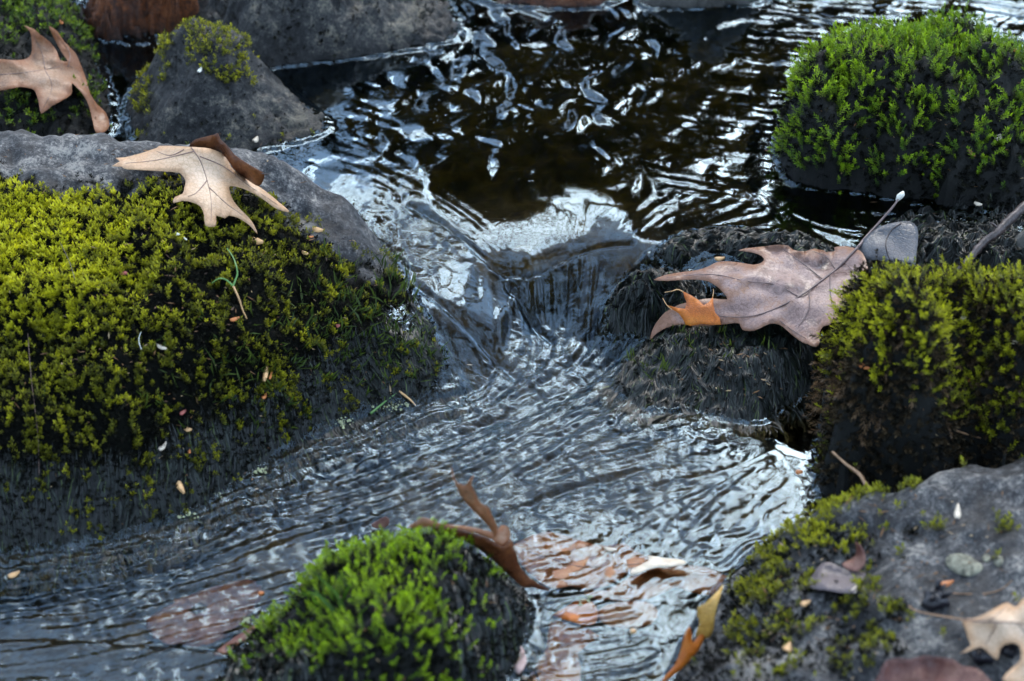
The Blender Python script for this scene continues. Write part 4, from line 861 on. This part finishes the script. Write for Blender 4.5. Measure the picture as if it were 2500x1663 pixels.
# slate leaf
L5 = leafroot('leaf', 'smooth slate-gray rounded leaf standing behind the stalk of the big gray-brown leaf', 2170, 590, .07)
b5, z5 = sheet('blade', cp(1500, 500, [(1408,235),(1450,180),(1530,125),(1620,100),(1700,95),(1742,130),(1748,200),(1738,280),(1732,342),(1690,352),(1600,337),(1530,317),(1450,318),(1425,280)]),
      [(2100, 600, .072), (2150, 555, .080), (2220, 540, .082), (2235, 640, .068), (2180, 640, .066), (2110, 632, .067)], M['slate'], L5, n=2, crinkle=.0005, clamp=True)
vein(L5, z5, cp(1500, 500, [(1650,105),(1590,150),(1562,220),(1575,290),(1595,330)]), .0006, .0004, M['twig'])
# upright brown leaf by the bottom moss dome
L6 = leafroot('oak_leaf', 'brown curled oak leaf standing upright beside the bottom moss dome', 1250, 1340, .0)
sheet('upright_lobe', cp(800, 1003, [(712,318),(725,370),(742,412),(790,430),(806,415),(820,390),(843,370),(825,420),(850,470),(880,530),(925,555),(945,600),(970,650),(978,690),(960,730),(950,700),(900,635),(850,585),(800,535),(760,482),(742,432),(716,380)]),
      [(1102, 1140, .135), (1115, 1180, .120), (1150, 1175, .122), (1170, 1225, .098), (1135, 1220, .102), (1185, 1255, .085), (1215, 1300, .062), (1207, 1312, .060)], M['tanpatch'], L6, n=2, clamp=False, crinkle=.0008)
sheet('pale_lobe', cp(800, 1003, [(458,674),(500,645),(550,612),(620,640),(700,655),(800,665),(880,680),(960,700),(1000,660),(1040,672),(1050,740),(1010,780),(960,760),(950,742),(880,712),(800,692),(700,672),(620,668),(540,672)]),
      [(995, 1288, .075), (1033, 1264, .082), (1100, 1284, .074), (1180, 1295, .068), (1235, 1290, .060), (1210, 1325, .055), (1140, 1298, .070)], M['tanpatch'], L6, n=2, clamp=False, crinkle=.0008, curl=.001)
sheet('dark_fold', cp(800, 1003, [(600,670),(700,674),(800,694),(900,722),(965,762),(1010,782),(1050,745),(1068,770),(1090,840),(1115,910),(1165,962),(1220,1000),(1285,1034),(1220,1026),(1180,1015),(1120,1012),(1000,905),(880,800),(760,735),(650,702)]),
      [(1054, 1288, .072), (1180, 1310, .064), (1225, 1330, .056), (1253, 1330, .050), (1280, 1400, .018), (1345, 1442, -.005), (1275, 1432, .006), (1175, 1345, .045), (1100, 1305, .064)], M['darkleaf'], L6, n=2, clamp=False, crinkle=.0008)
# leaves under and at the water skin
GS_ = 'leaves sunk in the shallow water'
def sunk(label, o, z, m_, name='sunken_leaf', seed=0, veins=()):
    o = np.array(o); c = o.mean(0); L = leafroot(name, label, c[0], c[1], z, GS_)
    b, zz = sheet('blade', o, [(o[:, 0].min(), c[1], z), (o[:, 0].max(), c[1], z+.001), (c[0], o[:, 1].min(), z+.001), (c[0], o[:, 1].max(), z-.001)], M[m_], L, n=2, clamp=False, crinkle=.0007, seed=seed)
    for p in veins: vein(L, zz, p, .0007, .0003, M['vein'])
    return L
LG = sunk('pinkish sunken leaf right of the upright brown leaf, white tip at the surface', cp(800, 1003, [(1060,790),(1130,740),(1200,712),(1280,700),(1400,730),(1500,760),(1600,780),(1700,768),(1760,800),(1850,850),(1900,880),(1740,920),(1700,960),(1600,1010),(1500,1030),(1400,1010),(1290,1020),(1200,970),(1120,890)]), -.0082, 'rust', veins=[cp(800, 1003, [(1120,800),(1300,860),(1500,900),(1800,880)])])
sheet('white_tip', cp(800, 1003, [(1738,930),(1760,908),(1850,860),(1838,832),(1940,848),(2000,852),(2050,862),(2062,880),(1990,896),(1900,902),(1830,918),(1762,946)]), [(1540, 1400, -.002), (1590, 1358, -.001), (1670, 1372, -.001), (1600, 1390, -.0015)], M['seed_pale'], LG, n=2, clamp=True, gap=.0008, crinkle=.0002)  # pale sheet: sky reflection on the wet leaf tip, put into the colour
sunk('small orange-brown leaf just under the water below the pinkish leaf', cp(800, 1003, [(1300,1175),(1380,1130),(1480,1088),(1545,1130),(1552,1200),(1500,1238),(1420,1215),(1340,1192)]), -.0100, 'orange', seed=3)
sunk('rust brown leaf under the water between the white leaf tip and the yellow strip', cp(800, 1003, [(1480,1040),(1600,1040),(1750,960),(1900,912),(2080,900),(2240,930),(2320,1000),(2200,1080),(2000,1020),(1850,1090),(1650,1100),(1500,1090)]), -.0115, 'rust', seed=5)
sunk('dull brown leaf under the water at the bottom edge right of the moss dome', cp(800, 1003, [(1280,1230),(1400,1240),(1560,1300),(1440,1400),(1450,1600),(1180,1660),(1100,1620),(1180,1500),(1260,1380)]), -.016, 'rust', seed=6)
sunk('ragged mauve leaf under the water at the right foot of the bottom moss dome', cp(800, 1003, [(930,1200),(1000,1270),(1060,1300),(1120,1360),(1145,1440),(1100,1515),(1050,1470),(990,1430),(960,1360),(975,1300),(945,1260)]), -.010, 'pink', seed=7)
sunk('tawny leaf under the swirling water in the middle of the bottom bay', cp(800, 1003, [(1560,1150),(1680,1110),(1820,1100),(1900,1150),(1860,1230),(1700,1260),(1580,1220)]), -.0115, 'tanpatch', seed=8)
sunk('long mauve leaf under the fast water left of the bottom moss dome', [(360, 1520), (450, 1470), (560, 1430), (640, 1440), (620, 1500), (560, 1560), (470, 1590), (380, 1570)], -.030, 'maroon', seed=9)
sunk('russet leaf strip under the water at the left foot of the bottom moss dome', cp(0, 1003, [(1230,1400),(1300,1340),(1400,1270),(1520,1200),(1600,1170),(1560,1220),(1450,1290),(1350,1370),(1270,1410)]), -.0165, 'maroon', seed=10)
fl = leafroot('floating_leaf', 'tiny crumpled reddish leaf on the water above the bottom moss dome', 925, 1275, -.007)
sheet('blade', cp(0, 1003, [(2135,655),(2170,632),(2220,608),(2242,640),(2215,672),(2160,675)]), [(905, 1280, -.006), (942, 1262, .002), (935, 1285, -.006), (915, 1270, -.003)], M['maroon'], fl, n=2, spacing=6, gap=.0006)
# curled strip at the rock edge
L7 = leafroot('curled_leaf', 'curled yellow and orange-brown leaf at the water edge of the gray rock', 1720, 1560, .01)
sheet('yellow_lobe', cp(1500, 1003, [(480,1130),(520,1110),(560,1070),(600,1030),(628,998),(612,1060),(592,1120),(577,1190),(572,1250),(550,1302),(500,1312),(470,1292),(490,1220),(478,1180)]), [(1766, 1427, .045), (1705, 1490, .034), (1745, 1500, .032), (1735, 1550, .014), (1702, 1550, .016)], M['yellow'], L7, n=2, clamp=False)
sheet('brown_strip', cp(1500, 1003, [(432,1243),(446,1290),(452,1338),(490,1290),(520,1296),(490,1370),(430,1440),(375,1495),(320,1535),(270,1570),(300,1520),(350,1460),(382,1380),(402,1300)]), [(1683, 1531, .032), (1715, 1552, .020), (1690, 1590, .014), (1640, 1650, .002), (1660, 1600, .012)], M['orange'], L7, n=2, clamp=False)
# leaves on the gray rock
L8 = leafroot('oak_leaf', 'pale tan ragged oak leaf on the gray rock in the bottom right corner', 2420, 1540, .08)
b8, z8 = sheet('blade', cp(1500, 1003, [(2000,1200),(2060,1195),(2130,1170),(2200,1130),(2262,1103),(2310,1130),(2357,1075),(2440,1060),(2520,1200),(2500,1500),(2420,1590),(2300,1570),(2230,1545),(2290,1480),(2340,1430),(2330,1350),(2270,1338),(2220,1368),(2205,1430),(2160,1400),(2110,1358),(2050,1380),(1985,1398),(2050,1352),(2035,1310),(2020,1260)]),
      [(2350, 1512, .012), (2450, 1475, .018), (2540, 1500, .02), (2500, 1640, .014), (2400, 1590, .010)], M['tan'], L8, 'lift', n=2, crinkle=.0012, curl=.001)
vein(L8, z8, cp(1500, 1003, [(2010,1202),(2150,1215),(2300,1220),(2450,1240)]), .0007, .0003, M['vein'])
for pts in ([(2150,1215),(2230,1150),(2262,1110)], [(2200,1220),(2150,1320),(2130,1350)], [(2320,1222),(2400,1330),(2420,1450)]): vein(L8, z8, cp(1500, 1003, pts), .0004, .0002, M['vein'])
wire('petiole', [(*p, z) for p, z in zip(cp(1500, 1003, [(1695,1125),(1730,1148),(1800,1168),(1900,1185),(2012,1202)]), (.078, .080, .081, .082, .088))], .0006, .0008, M['stem'], L8)
L9 = leafroot('leaf', 'maroon-brown crumpled leaf at the bottom edge left of the pale tan oak leaf', 2240, 1630, .07)
sheet('blade', cp(1500, 1003, [(1480,1600),(1520,1520),(1565,1440),(1640,1425),(1700,1432),(1780,1410),(1870,1418),(1950,1432),(2000,1470),(2080,1480),(2150,1540),(2180,1640),(1480,1680)]), [(2140, 1680, .006), (2180, 1610, .012), (2300, 1605, .014), (2420, 1650, .008)], M['maroon'], L9, 'lift', n=2, crinkle=.0022, curl=.003)
L10 = leafroot('leaf', 'flat gray-purple rotting leaf scrap on the moss of the gray rock', 2045, 1410, .055)
sheet('blade', cp(1500, 1003, [(1108,992),(1150,930),(1190,880),(1240,870),(1300,900),(1350,918),(1430,925),(1442,950),(1400,1010),(1372,1048),(1290,1045),(1220,1032),(1140,1022)]), [(1970, 1420, .003), (2040, 1375, .006), (2110, 1400, .006), (2080, 1445, .003)], M['bluegray'], L10, 'lift', n=2, crinkle=.0014)
L11 = leafroot('leaf', 'small curled pink-brown leaf beside the gray-purple scrap on the mossy shoulder', 2085, 1360, .06)
sheet('blade', cp(1500, 1003, [(1385,756),(1420,778),(1442,830),(1437,880),(1400,922),(1340,912),(1308,880),(1350,860),(1378,840),(1392,805)]), [(2090, 1325, .074), (2110, 1360, .072), (2095, 1392, .064), (2060, 1380, .060), (2085, 1360, .060)], M['maroon'], L11, n=2, spacing=7, crinkle=.001)


# ------------------------------------------------------------------ twigs, stalks, sprout, husks
tw = leafroot('twig', 'dark bare twig reaching in from the right edge over the wet shoal', 2430, 570, .08, cat='twig')
wire('stick', [(2560, 455, .105), (2500, 505, .098), (2455, 547, .091), (2430, 572, .087), (2404, 590, .083), (2374, 624, .077), (2340, 664, .070)], .0042, .0028, M['twig'], tw, 8, .35)
wire('side_shoot', [(2440, 560, .089), (2425, 548, .094), (2418, 545, .097)], .0016, .0008, M['twig'], tw)
t2 = leafroot('twig', 'thin pale twig below the shaggy moss rock, pointing down to the gray rock', 2080, 1150, .05, cat='twig')
wire('stick', [(2032, 1103, .062), (2065, 1133, .060), (2098, 1158, .060), (2112, 1180, .062), (2120, 1192, .063)], .0010, .0019, M['stem'], t2, 6, .2)
t3 = leafroot('stalk', 'thin curved brown stalk lying on the bare gray rock above the pale tan oak leaf', 2400, 1445, .075, cat='leaf stalk')
p3 = cp(1500, 1003, [(1940,1050),(2040,1055),(2150,1050),(2230,1025),(2290,975)]); h3 = hit([a for a, b in p3], [b for a, b in p3], .0008)
wire('stalk', [(*p, q[2]) for p, q in zip(p3, h3)], .0005, .0004, M['stem'], t3)
sp = leafroot('sprout', 'tiny forked green sprout with a tan stem on the boulder moss', 575, 700, .10, cat='seedling')
def onsurf(pts, lift):
    a = np.array(pts); return [(*p, q[2]) for p, q in zip(pts, hit(a[:, 0], a[:, 1], np.broadcast_to(lift, (len(a),))))]
wire('stem', onsurf(cp(0, 500, [(1420,658),(1395,600),(1375,540),(1342,468)]), np.array([.006, .009, .012, .015])), .0007, .0009, M['seed_tan'], sp)
wire('leaf_blade', onsurf(cp(0, 500, [(1342,468),(1352,440),(1366,400),(1360,355),(1340,300),(1305,250)]), np.array([.015, .018, .02, .02, .017, .012])), .0010, .0004, M['green'], sp)
wire('leaf_blade', onsurf(cp(0, 500, [(1342,468),(1300,432),(1260,425),(1218,452)]), np.array([.015, .018, .018, .012])), .0009, .0003, M['green'], sp)
gs = leafroot('grass_stalk', 'long hair-thin pale stalk hanging down the left side of the boulder', 90, 1000, .08, cat='grass stalk')
wire('stalk', onsurf(cp(0, 500, [(345,215),(400,330),(430,430)]), .007), .0003, .0003, M['twig'], gs)
wire('stalk', onsurf(cp(0, 500, [(160,740),(180,1000),(210,1250),(222,1400),(225,1556)]), .006), .00018, .00018, M['vein'], gs)
g2 = leafroot('grass_stalk', 'short white hair of a stalk in the middle of the boulder moss', 342, 830, .09, cat='grass stalk')
wire('stalk', onsurf(cp(0, 500, [(812,732),(800,765),(802,800),(814,832)]), .007), .0004, .0004, M['white'], g2)
g3 = leafroot('twig', 'pale short twig stuck in the shaded moss of the right rock', 2350, 1055, .08, cat='twig')
wire('stick', onsurf([(2325, 1048), (2360, 1060), (2395, 1070)], .006), .0011, .0006, M['stem'], g3)
# dark lumps: a husk on the gray rock, and two shadows given solid shape
def lump(name, label, cat, u, v, size, material, seed=0, squash=.7, lift=0.0):
    c = hit(u, v, lift)[0]; root = thing(name, label, cat, c)
    r = np.random.RandomState(seed); n1_, n2_ = 9, 14; V, F = [], []
    ph = r.rand(6)*6.28
    for i in range(n1_+1):
        a = math.pi*i/n1_
        for j in range(n2_):
            b = 2*math.pi*j/n2_; rr_ = size*(1+.18*math.sin(3*b+ph[0])*math.sin(2*a+ph[1])+.16*math.sin(5*b+ph[2]+2*a))
            V.append(c+np.array([rr_*math.sin(a)*math.cos(b), rr_*math.sin(a)*math.sin(b), rr_*squash*math.cos(a)+size*squash*.7]))
    for i in range(n1_):
        for j in range(n2_): F.append((i*n2_+j, (i+1)*n2_+j, (i+1)*n2_+(j+1) % n2_, i*n2_+(j+1) % n2_))
    raw('shell', V, F, material, root)
    for k in range(5):
        a = r.rand()*6.28; d = np.array([math.cos(a), math.sin(a), .5+r.rand()*.5]); p = c+np.array([0, 0, size*squash*.7])
        V, F = tube([p+d*size*.7, p+d*size*1.15, p+d*size*1.45+r.randn(3)*size*.1], [size*.22, size*.14, size*.02], 5); raw('spur', V, F, material, root)
    return root
lump('seed_husk', 'black shrivelled seed husk on the bare gray rock above the oak leaf stalk', 'seed husk', 2280, 1478, .0095, M['seed_black'], 1)
lump('seed_husk', 'round black husk in the notch of the pale tan oak leaf, right edge', 'seed husk', 2462, 1592, .0080, M['seed_black'], 2)  # solid black lump stands in for the shadowed hole in the leaf
lump('seed_husk', 'black husk between the maroon leaf and the pale tan oak leaf', 'seed husk', 2398, 1608, .0085, M['seed_black'], 3)  # another shadowed gap filled with a black lump
# lichen on the gray rock: a thin crust of its own
li = thing('lichen', 'pale green lichen crust in the middle of the gray rock', 'lichen', hit(2375, 1375)[0])
def crust(o, holes=()):
    sheet('crust', o, [(o[0][0], o[0][1], .0)], M['lichen'], li, 'lift', n=2, gap=.0005, thick=.0005, crinkle=.0001, spacing=10)
for o in (cp(1500, 1003, [(1905,870),(1925,830),(1990,820),(2050,835),(2075,860),(2110,880),(2120,905),(2090,935),(2040,952),(1980,940),(1930,910)]), cp(1500, 1003, [(2120,830),(2150,822),(2165,850),(2140,870),(2118,855)]), cp(1500, 1003, [(2190,840),(2225,835),(2238,870),(2210,898),(2185,880)])):
    q = np.array(o); z = hit(q[:, 0], q[:, 1])[:, 2]
    c_ = q.mean(0); zc_ = [(a, b, k+.0009) for (a, b), k in zip(o, z)]+[(c_[0], c_[1], hit(c_[0], c_[1])[0][2]+.0012)]
    sheet('crust', o, zc_, M['lichen'], li, 'z', n=2, gap=.0006, thick=.0005, crinkle=.0001, spacing=9)
# bud scales and seeds: small cupped flakes
def flake(label, u, v, ln, wd, ang, m_, lift=.0055, cat='bud scale', name='bud_scale', tilt=.3):
    k = .00036; c = hit(u, v, lift)[0]; root = thing(name, label, cat, c)
    nU, nV = 6, 4; V, F = [], []; a = math.radians(ang); dx = np.array([math.cos(a), math.sin(a)*1.15, math.sin(a)*.25]); dy = np.array([-math.sin(a), math.cos(a)*1.15, math.cos(a)*.35])
    for i in range(nU+1):
        s = i/nU; wv = math.sin(math.pi*(.06+.88*s)**.8)
        for j in range(nV+1):
            q = j/nV*2-1
            V.append(c+dx*(s-.5)*ln*k+dy*q*wv*wd*k*.5+np.array([0, 0, (-q*q*.35*wd+.25*ln*(s-.5)**2)*k*.9+.0006]))
    for i in range(nU):
        for j in range(nV): b = i*(nV+1)+j; F.append((b, b+1, b+nV+2, b+nV+1))
    o = raw('husk', V, F, M[m_], root); s = o.modifiers.new('thickness', 'SOLIDIFY'); s.thickness = .0004
    return root
for a in [
 ('plump tan bud scale on the right rim of the boulder moss', 776, 560, 27, 13, -15, 'seed_tan'),
 ('orange and cream bud scale just under the long tip of the tan oak leaf', 629, 587, 30, 17, -20, 'seed_tan'),
 ('tiny orange speck below the bud scale on the right rim of the boulder', 760, 579, 12, 5, 5, 'seed_orange'),
 ('small yellow-tan scale on the thin moss near the right rim of the boulder', 745, 618, 17, 9, -25, 'seed_tan'),
 ('pinkish red bud scale in the bright moss of the boulder', 300, 665, 22, 11, -15, 'seed_red'),
 ('orange scale at the root of the green sprout', 573, 779, 22, 9, 20, 'seed_orange'),
 ('long upright tan splinter in the middle of the wet boulder moss', 649, 908, 58, 11, 86, 'seed_tan'),
 ('short orange splinter beside the long tan splinter', 661, 918, 22, 5, 80, 'seed_orange'),
 ('orange hooked scale under the long tan splinter', 645, 967, 17, 10, 60, 'seed_orange'),
 ('small red-orange scale near the lower middle of the boulder', 446, 1007, 16, 9, 35, 'seed_red'),
 ('pale cream-orange scale on the dark lower moss of the boulder', 459, 1048, 18, 10, -10, 'seed_tan'),
 ('bent cream scale above the long tan splinter at the boulder foot', 397, 1090, 24, 12, 55, 'seed_pale'),
 ('tiny orange scale right of the bent cream scale', 462, 1103, 10, 7, 80, 'seed_orange'),
 ('long tan willow-shaped splinter at the wet foot of the boulder', 437, 1182, 60, 15, -60, 'seed_tan'),
 ('tiny red seed on the wet moss at the right flank of the boulder', 825, 795, 10, 9, 0, 'seed_red'),
 ('dull olive scale flat on the middle of the boulder moss', 395, 848, 26, 9, -25, 'seed_pale'),
 ('white fleck in the moss under the tan oak leaf', 433, 572, 12, 7, -20, 'white'),
 ('second white fleck right of the first under the tan oak leaf', 453, 585, 11, 4, -40, 'white'),
 ('small orange scale on the yellow moss left of the upper right mound', 2150, 112, 13, 9, -40, 'seed_orange'),
 ('rusty scale at the right edge on the upper right moss mound', 2475, 120, 18, 12, -30, 'seed_orange'),
 ('pale cream scale on the lower right of the upper right moss mound', 2438, 333, 24, 18, 50, 'seed_pale'),
 ('thin red scale in the shade of the upper right moss mound', 2372, 374, 26, 8, -60, 'seed_red'),
 ('glossy white seed in the mud below the upper right moss mound', 2388, 498, 20, 10, -20, 'seed_pale'),
 ('tan scale on the water moss above the gray-brown leaf', 1757, 631, 25, 11, 5, 'seed_tan'),
 ('tiny orange scale on the upper lobe of the gray-brown leaf', 1838, 652, 15, 8, 30, 'seed_orange'),
 ('orange-cream scale on the front of the shaggy moss rock', 2108, 893, 30, 12, -35, 'seed_orange'),
 ('small pinkish tan scale on top of the shaggy moss rock', 2352, 775, 20, 8, 30, 'seed_pale'),
 ('white sliver at the right edge of the shaggy moss rock', 2475, 835, 26, 8, 0, 'seed_pale'),
 ('orange scale low on the right of the shaggy moss rock', 2370, 927, 16, 11, 20, 'seed_orange'),
 ('bright pale upright scale on the bare gray rock near its top', 2338, 1250, 34, 14, 80, 'seed_pale'),
 ('orange scale on the bare gray rock beside the black husk', 2311, 1424, 30, 11, 15, 'seed_orange'),
 ('yellow-tan scale in the moss below the gray-purple leaf scrap', 1966, 1472, 22, 11, 20, 'seed_tan'),
 ('round pinkish seed in the lower moss of the gray rock', 1923, 1580, 21, 19, 60, 'seed_tan'),
 ('small cream seed by the gray-purple leaf scrap', 2086, 1440, 16, 10, 60, 'seed_pale'),
 ('white oval seed on the cone-shaped rock under its moss cap', 488, 171, 18, 10, 65, 'white'),
 ('cream seed at the foot of the cone-shaped rock', 624, 340, 18, 15, 60, 'seed_pale'),
 ('orange speck in the top left moss', 150, 55, 15, 9, -50, 'seed_orange')]:
    flake(*a)
for a in [('cream and orange scale afloat at the left edge of the stream', 34, 1402, 26, 12, 25, 'seed_tan'), ('orange scale floating at the edge of the calm bright patch', 1951, 1152, 15, 12, 0, 'seed_orange'),
          ('pale scale floating over the pinkish sunken leaf', 1490, 1342, 26, 10, -10, 'seed_pale'), ('orange speck floating left of the bottom moss dome', 638, 1448, 12, 9, 0, 'seed_orange'), ('pale scale afloat in the bay below the sunken leaves', 1546, 1540, 12, 10, 0, 'seed_tan')]:
    flake(*a, lift=.0012)
lv, lf, lc = [], [], []; r = np.random.RandomState(77)
for (cu, cv, ru, rv, n_) in ((450, 800, 380, 260, 260), (2050, 1420, 180, 180, 120), (2300, 900, 180, 120, 80), (950, 1470, 180, 110, 50), (2200, 330, 200, 120, 60), (2350, 1350, 150, 120, 60), (350, 380, 300, 30, 40), (1820, 880, 130, 80, 60)):
    uu, vv = cu+r.randn(n_)*ru*.7, cv+r.randn(n_)*rv*.7
    for c in hit(uu, vv, .0045 if cv != 1350 and cv != 380 else .0006):
        L_ = .0012+.0045*r.rand()**2; a = r.rand()*6.28; d = np.array([math.cos(a), math.sin(a), r.randn()*.3])*L_; sd3 = np.array([-math.sin(a), math.cos(a), r.randn()*.3])*(.00035+.0006*r.rand()); o_ = len(lv)
        lv += [c-d, c+sd3-d*.2, c+d, c-sd3, c+np.array([0, 0, .0006])]; lf += [(o_, o_+1, o_+4), (o_+1, o_+2, o_+4), (o_+2, o_+3, o_+4), (o_+3, o_, o_+4)]
        k = r.rand(); cc_ = np.array([.30, .15, .06])*(1-k)+np.array([.05, .03, .02])*k if r.rand() < .85 else np.array([.5, .36, .2]); lc += [cc_]*5
lo = raw('leaf_litter', lv, lf, M['moss'], col=np.array(lc), kind='stuff'); tag(lo, 'specks and slivers of brown leaf litter caught in the moss', 'leaf litter')
# foam and stray pale stems where the fall meets the boulder
fv, ff = [], []; r = np.random.RandomState(5)
for (cu, cv, ru, rv, n_) in ((930, 985, 45, 12, 90), (985, 962, 22, 8, 40), (640, 1148, 14, 6, 12), (455, 1255, 20, 10, 16), (520, 1208, 20, 8, 10), (835, 1030, 20, 8, 16), (598, 1515, 10, 8, 14), (605, 1565, 8, 6, 10), (1425, 1465, 16, 10, 16)):
    uu, vv = cu+r.randn(n_)*ru*.6, cv+r.randn(n_)*rv*.6-(0 if cu < 900 else 0)
    for c in hit(np.repeat(uu, 2)+r.randn(2*n_)*4, np.repeat(vv, 2)+r.randn(2*n_)*3, .0012):
        s = .0004+.0011*r.rand()**2; o_ = len(fv)
        for k in range(3):
            for j in range(6): fv.append(c+np.array([math.cos(j*1.047)*math.cos(k*.55), math.sin(j*1.047)*math.cos(k*.55), math.sin(k*.55)])*s)
        fv.append(c+np.array([0, 0, s]))
        for k in range(2):
            for j in range(6): ff.append((o_+k*6+j, o_+k*6+(j+1) % 6, o_+(k+1)*6+(j+1) % 6, o_+(k+1)*6+j))
        for j in range(6): ff.append((o_+12+j, o_+12+(j+1) % 6, o_+18))
fo = raw('foam', fv, ff, M['foam'], kind='stuff'); tag(fo, 'small patches of white foam bubbles along the foot of the boulder', 'foam')
for i, (pts, c_) in enumerate([([(905, 1010), (935, 985), (975, 955)], 'a'), ([(975, 955), (1000, 975), (1015, 990)], 'b')]):
    g = leafroot('grass', ['yellow-green blade leaning out of the foam at the boulder foot', 'short yellow blade crossing the foam patch at the boulder foot'][i], *pts[0], .01, cat='grass blade')
    wire('blade', onsurf(pts, .004), .0012, .0004, M['seed_tan'] if i else M['green'], g)


# ------------------------------------------------------------------ woods mirrored in the water, plus unseen trees added to shape its reflections
def tree(name, label, x, y, h, r0, seed, crown=0, spread=.30, ls=.11):
    r = np.random.RandomState(seed); z0 = 1.0
    root = thing(name, label, 'tree', (x, y, z0), 'trees on the far bank')
    n = 9; zz = np.linspace(-.4, h, n); wob = np.cumsum(r.randn(n, 2)*.05*h/6, axis=0)
    P = np.stack([x+wob[:, 0], y+wob[:, 1], z0+zz], 1); V, F = tube(P, np.linspace(r0, r0*.12, n), 8)
    raw('trunk', V, F, M['bark'], root)
    parts, tips = [], []
    for k in range(26):
        f = .25+.73*(k+r.rand())/26; b = np.array([np.interp(f*h, zz, P[:, i]) for i in range(3)])
        th = r.rand()*6.28; L = h*spread*(1.15-f)+(.35 if spread > .25 else .12); el = .35+.5*r.rand()
        t_ = np.linspace(0, 1, 5)[:, None]; d = np.array([math.cos(th), math.sin(th), el]); q = b+d*L*t_+r.randn(5, 3)*.03*L*t_
        parts.append(tube(q, np.linspace(r0*.30*(1.1-f), .006, 5), 5)); tips.append(q)
        for j in range(4):
            s_ = q[1+j % 4]; d2 = d+r.randn(3)*.7; q2 = s_+d2*L*.45*np.linspace(0, 1, 4)[:, None]+r.randn(4, 3)*.02
            parts.append(tube(q2, np.linspace(.012, .004, 4), 4)); tips.append(q2)
    V, F = merge(parts); raw('branches', V, F, M['bark'], root, kind='stuff')
    if crown:
        tp = np.vstack(tips); c = tp[r.randint(0, len(tp), crown)]+r.randn(crown, 3)*np.array([.16, .16, .14])
        a = r.randn(crown, 3); a /= np.linalg.norm(a, axis=1)[:, None]; b = np.cross(a, r.randn(crown, 3)); b /= np.linalg.norm(b, axis=1)[:, None]
        s = ls*(.5+r.rand(crown))[:, None]
        V = np.stack([c-a*s, c+b*s*.45, c+a*s, c-b*s*.45], 1).reshape(-1, 3); F = np.arange(crown*4).reshape(-1, 4)
        raw('crown', V, F, M['needle'], root, smooth=False, kind='stuff')
for i, (x, y, h) in enumerate([(.02, 7.0, 9.5), (.34, 7.6, 8.5), (-2.6, 3.4, 8.5), (2.7, 4.0, 9), (-2.4, .2, 8), (2.6, .9, 8.5), (.9, 6.0, 9.5), (-1.6, -3.6, 8), (2.2, -3.4, 8)]):  # added out of view to put dark branch lines into the water reflections
    tree('bare_tree', ['bare tree mirrored in the smooth tongue above the fall', 'slim bare tree mirrored beside the smooth tongue', 'bare tree on the far bank to the left', 'bare tree on the far bank to the right', 'bare tree beside the stream on the left', 'bare tree beside the stream on the right', 'tallest bare tree straight upstream', 'bare tree downstream on the left', 'bare tree downstream on the right'][i], x, y, h, .12, 400+i, 0)
for i, (x, y, h) in enumerate([(-.6, -4.6, 11.5), (1.9, -5.2, 12), (-3.6, -3.4, 11)]):  # added behind the viewpoint so the fall face reflects something dark
    tree('evergreen_tree', ['big evergreen behind the viewpoint, mirrored in the falling water', 'big evergreen behind the viewpoint on the right', 'big evergreen behind the viewpoint on the left'][i], x, y, h, .16, 500+i, 4500, .2, .15)
for i, (x, y, h) in enumerate([(-1.9, -.2, 8.5), (2.2, .5, 9.0)]):  # unseen overhead canopy, added for dark and bright patterns in the reflections
    tree('evergreen_tree', ['evergreen spreading over the stream from the left bank', 'evergreen spreading over the stream from the right bank'][i], x, y, h, .13, 600+i, 2600, .24, .12)
TR = [(-3.9, 9.5, 6.0, 2600, .22), (-2.3, 10, 6.2, 2200, .10), (-.15, 8.8, 5.9, 2600, .10), (.50, 9.6, 7.3, 3400, .105), (1.02, 9.2, 4.4, 2000, .09), (1.75, 9.6, 4.4, 2000, .12), (3.6, 9.2, 5.6, 2600, .22), (-5.9, 10.5, 6.8, 2600, .25), (6.0, 10.8, 6.8, 2600, .25), (-1.15, 12.5, 5.2, 500, .10), (2.7, 13, 5.9, 1500, .12)]
LB = ['evergreen tree mirrored left of the pool centre, beyond the cone-shaped rock', 'thin evergreen mirrored at the left side of the pool', 'dark evergreen whose reflection fills the pool just left of its middle', 'tallest dark evergreen mirrored in the middle of the pool', 'dark evergreen mirrored in the pool right of its middle', 'low evergreen mirrored beside the upper right moss mound', 'evergreen mirrored behind the upper right moss mound', 'evergreen far left on the far bank', 'evergreen far right on the far bank', 'sparse evergreen in the second row, left of the middle', 'sparse evergreen in the second row on the right']
for i, (x, y, h, cn, spd) in enumerate(TR):
    tree('evergreen_tree', LB[i], x, y, h, .11+.02*(i % 3), 300+i, cn, spd)
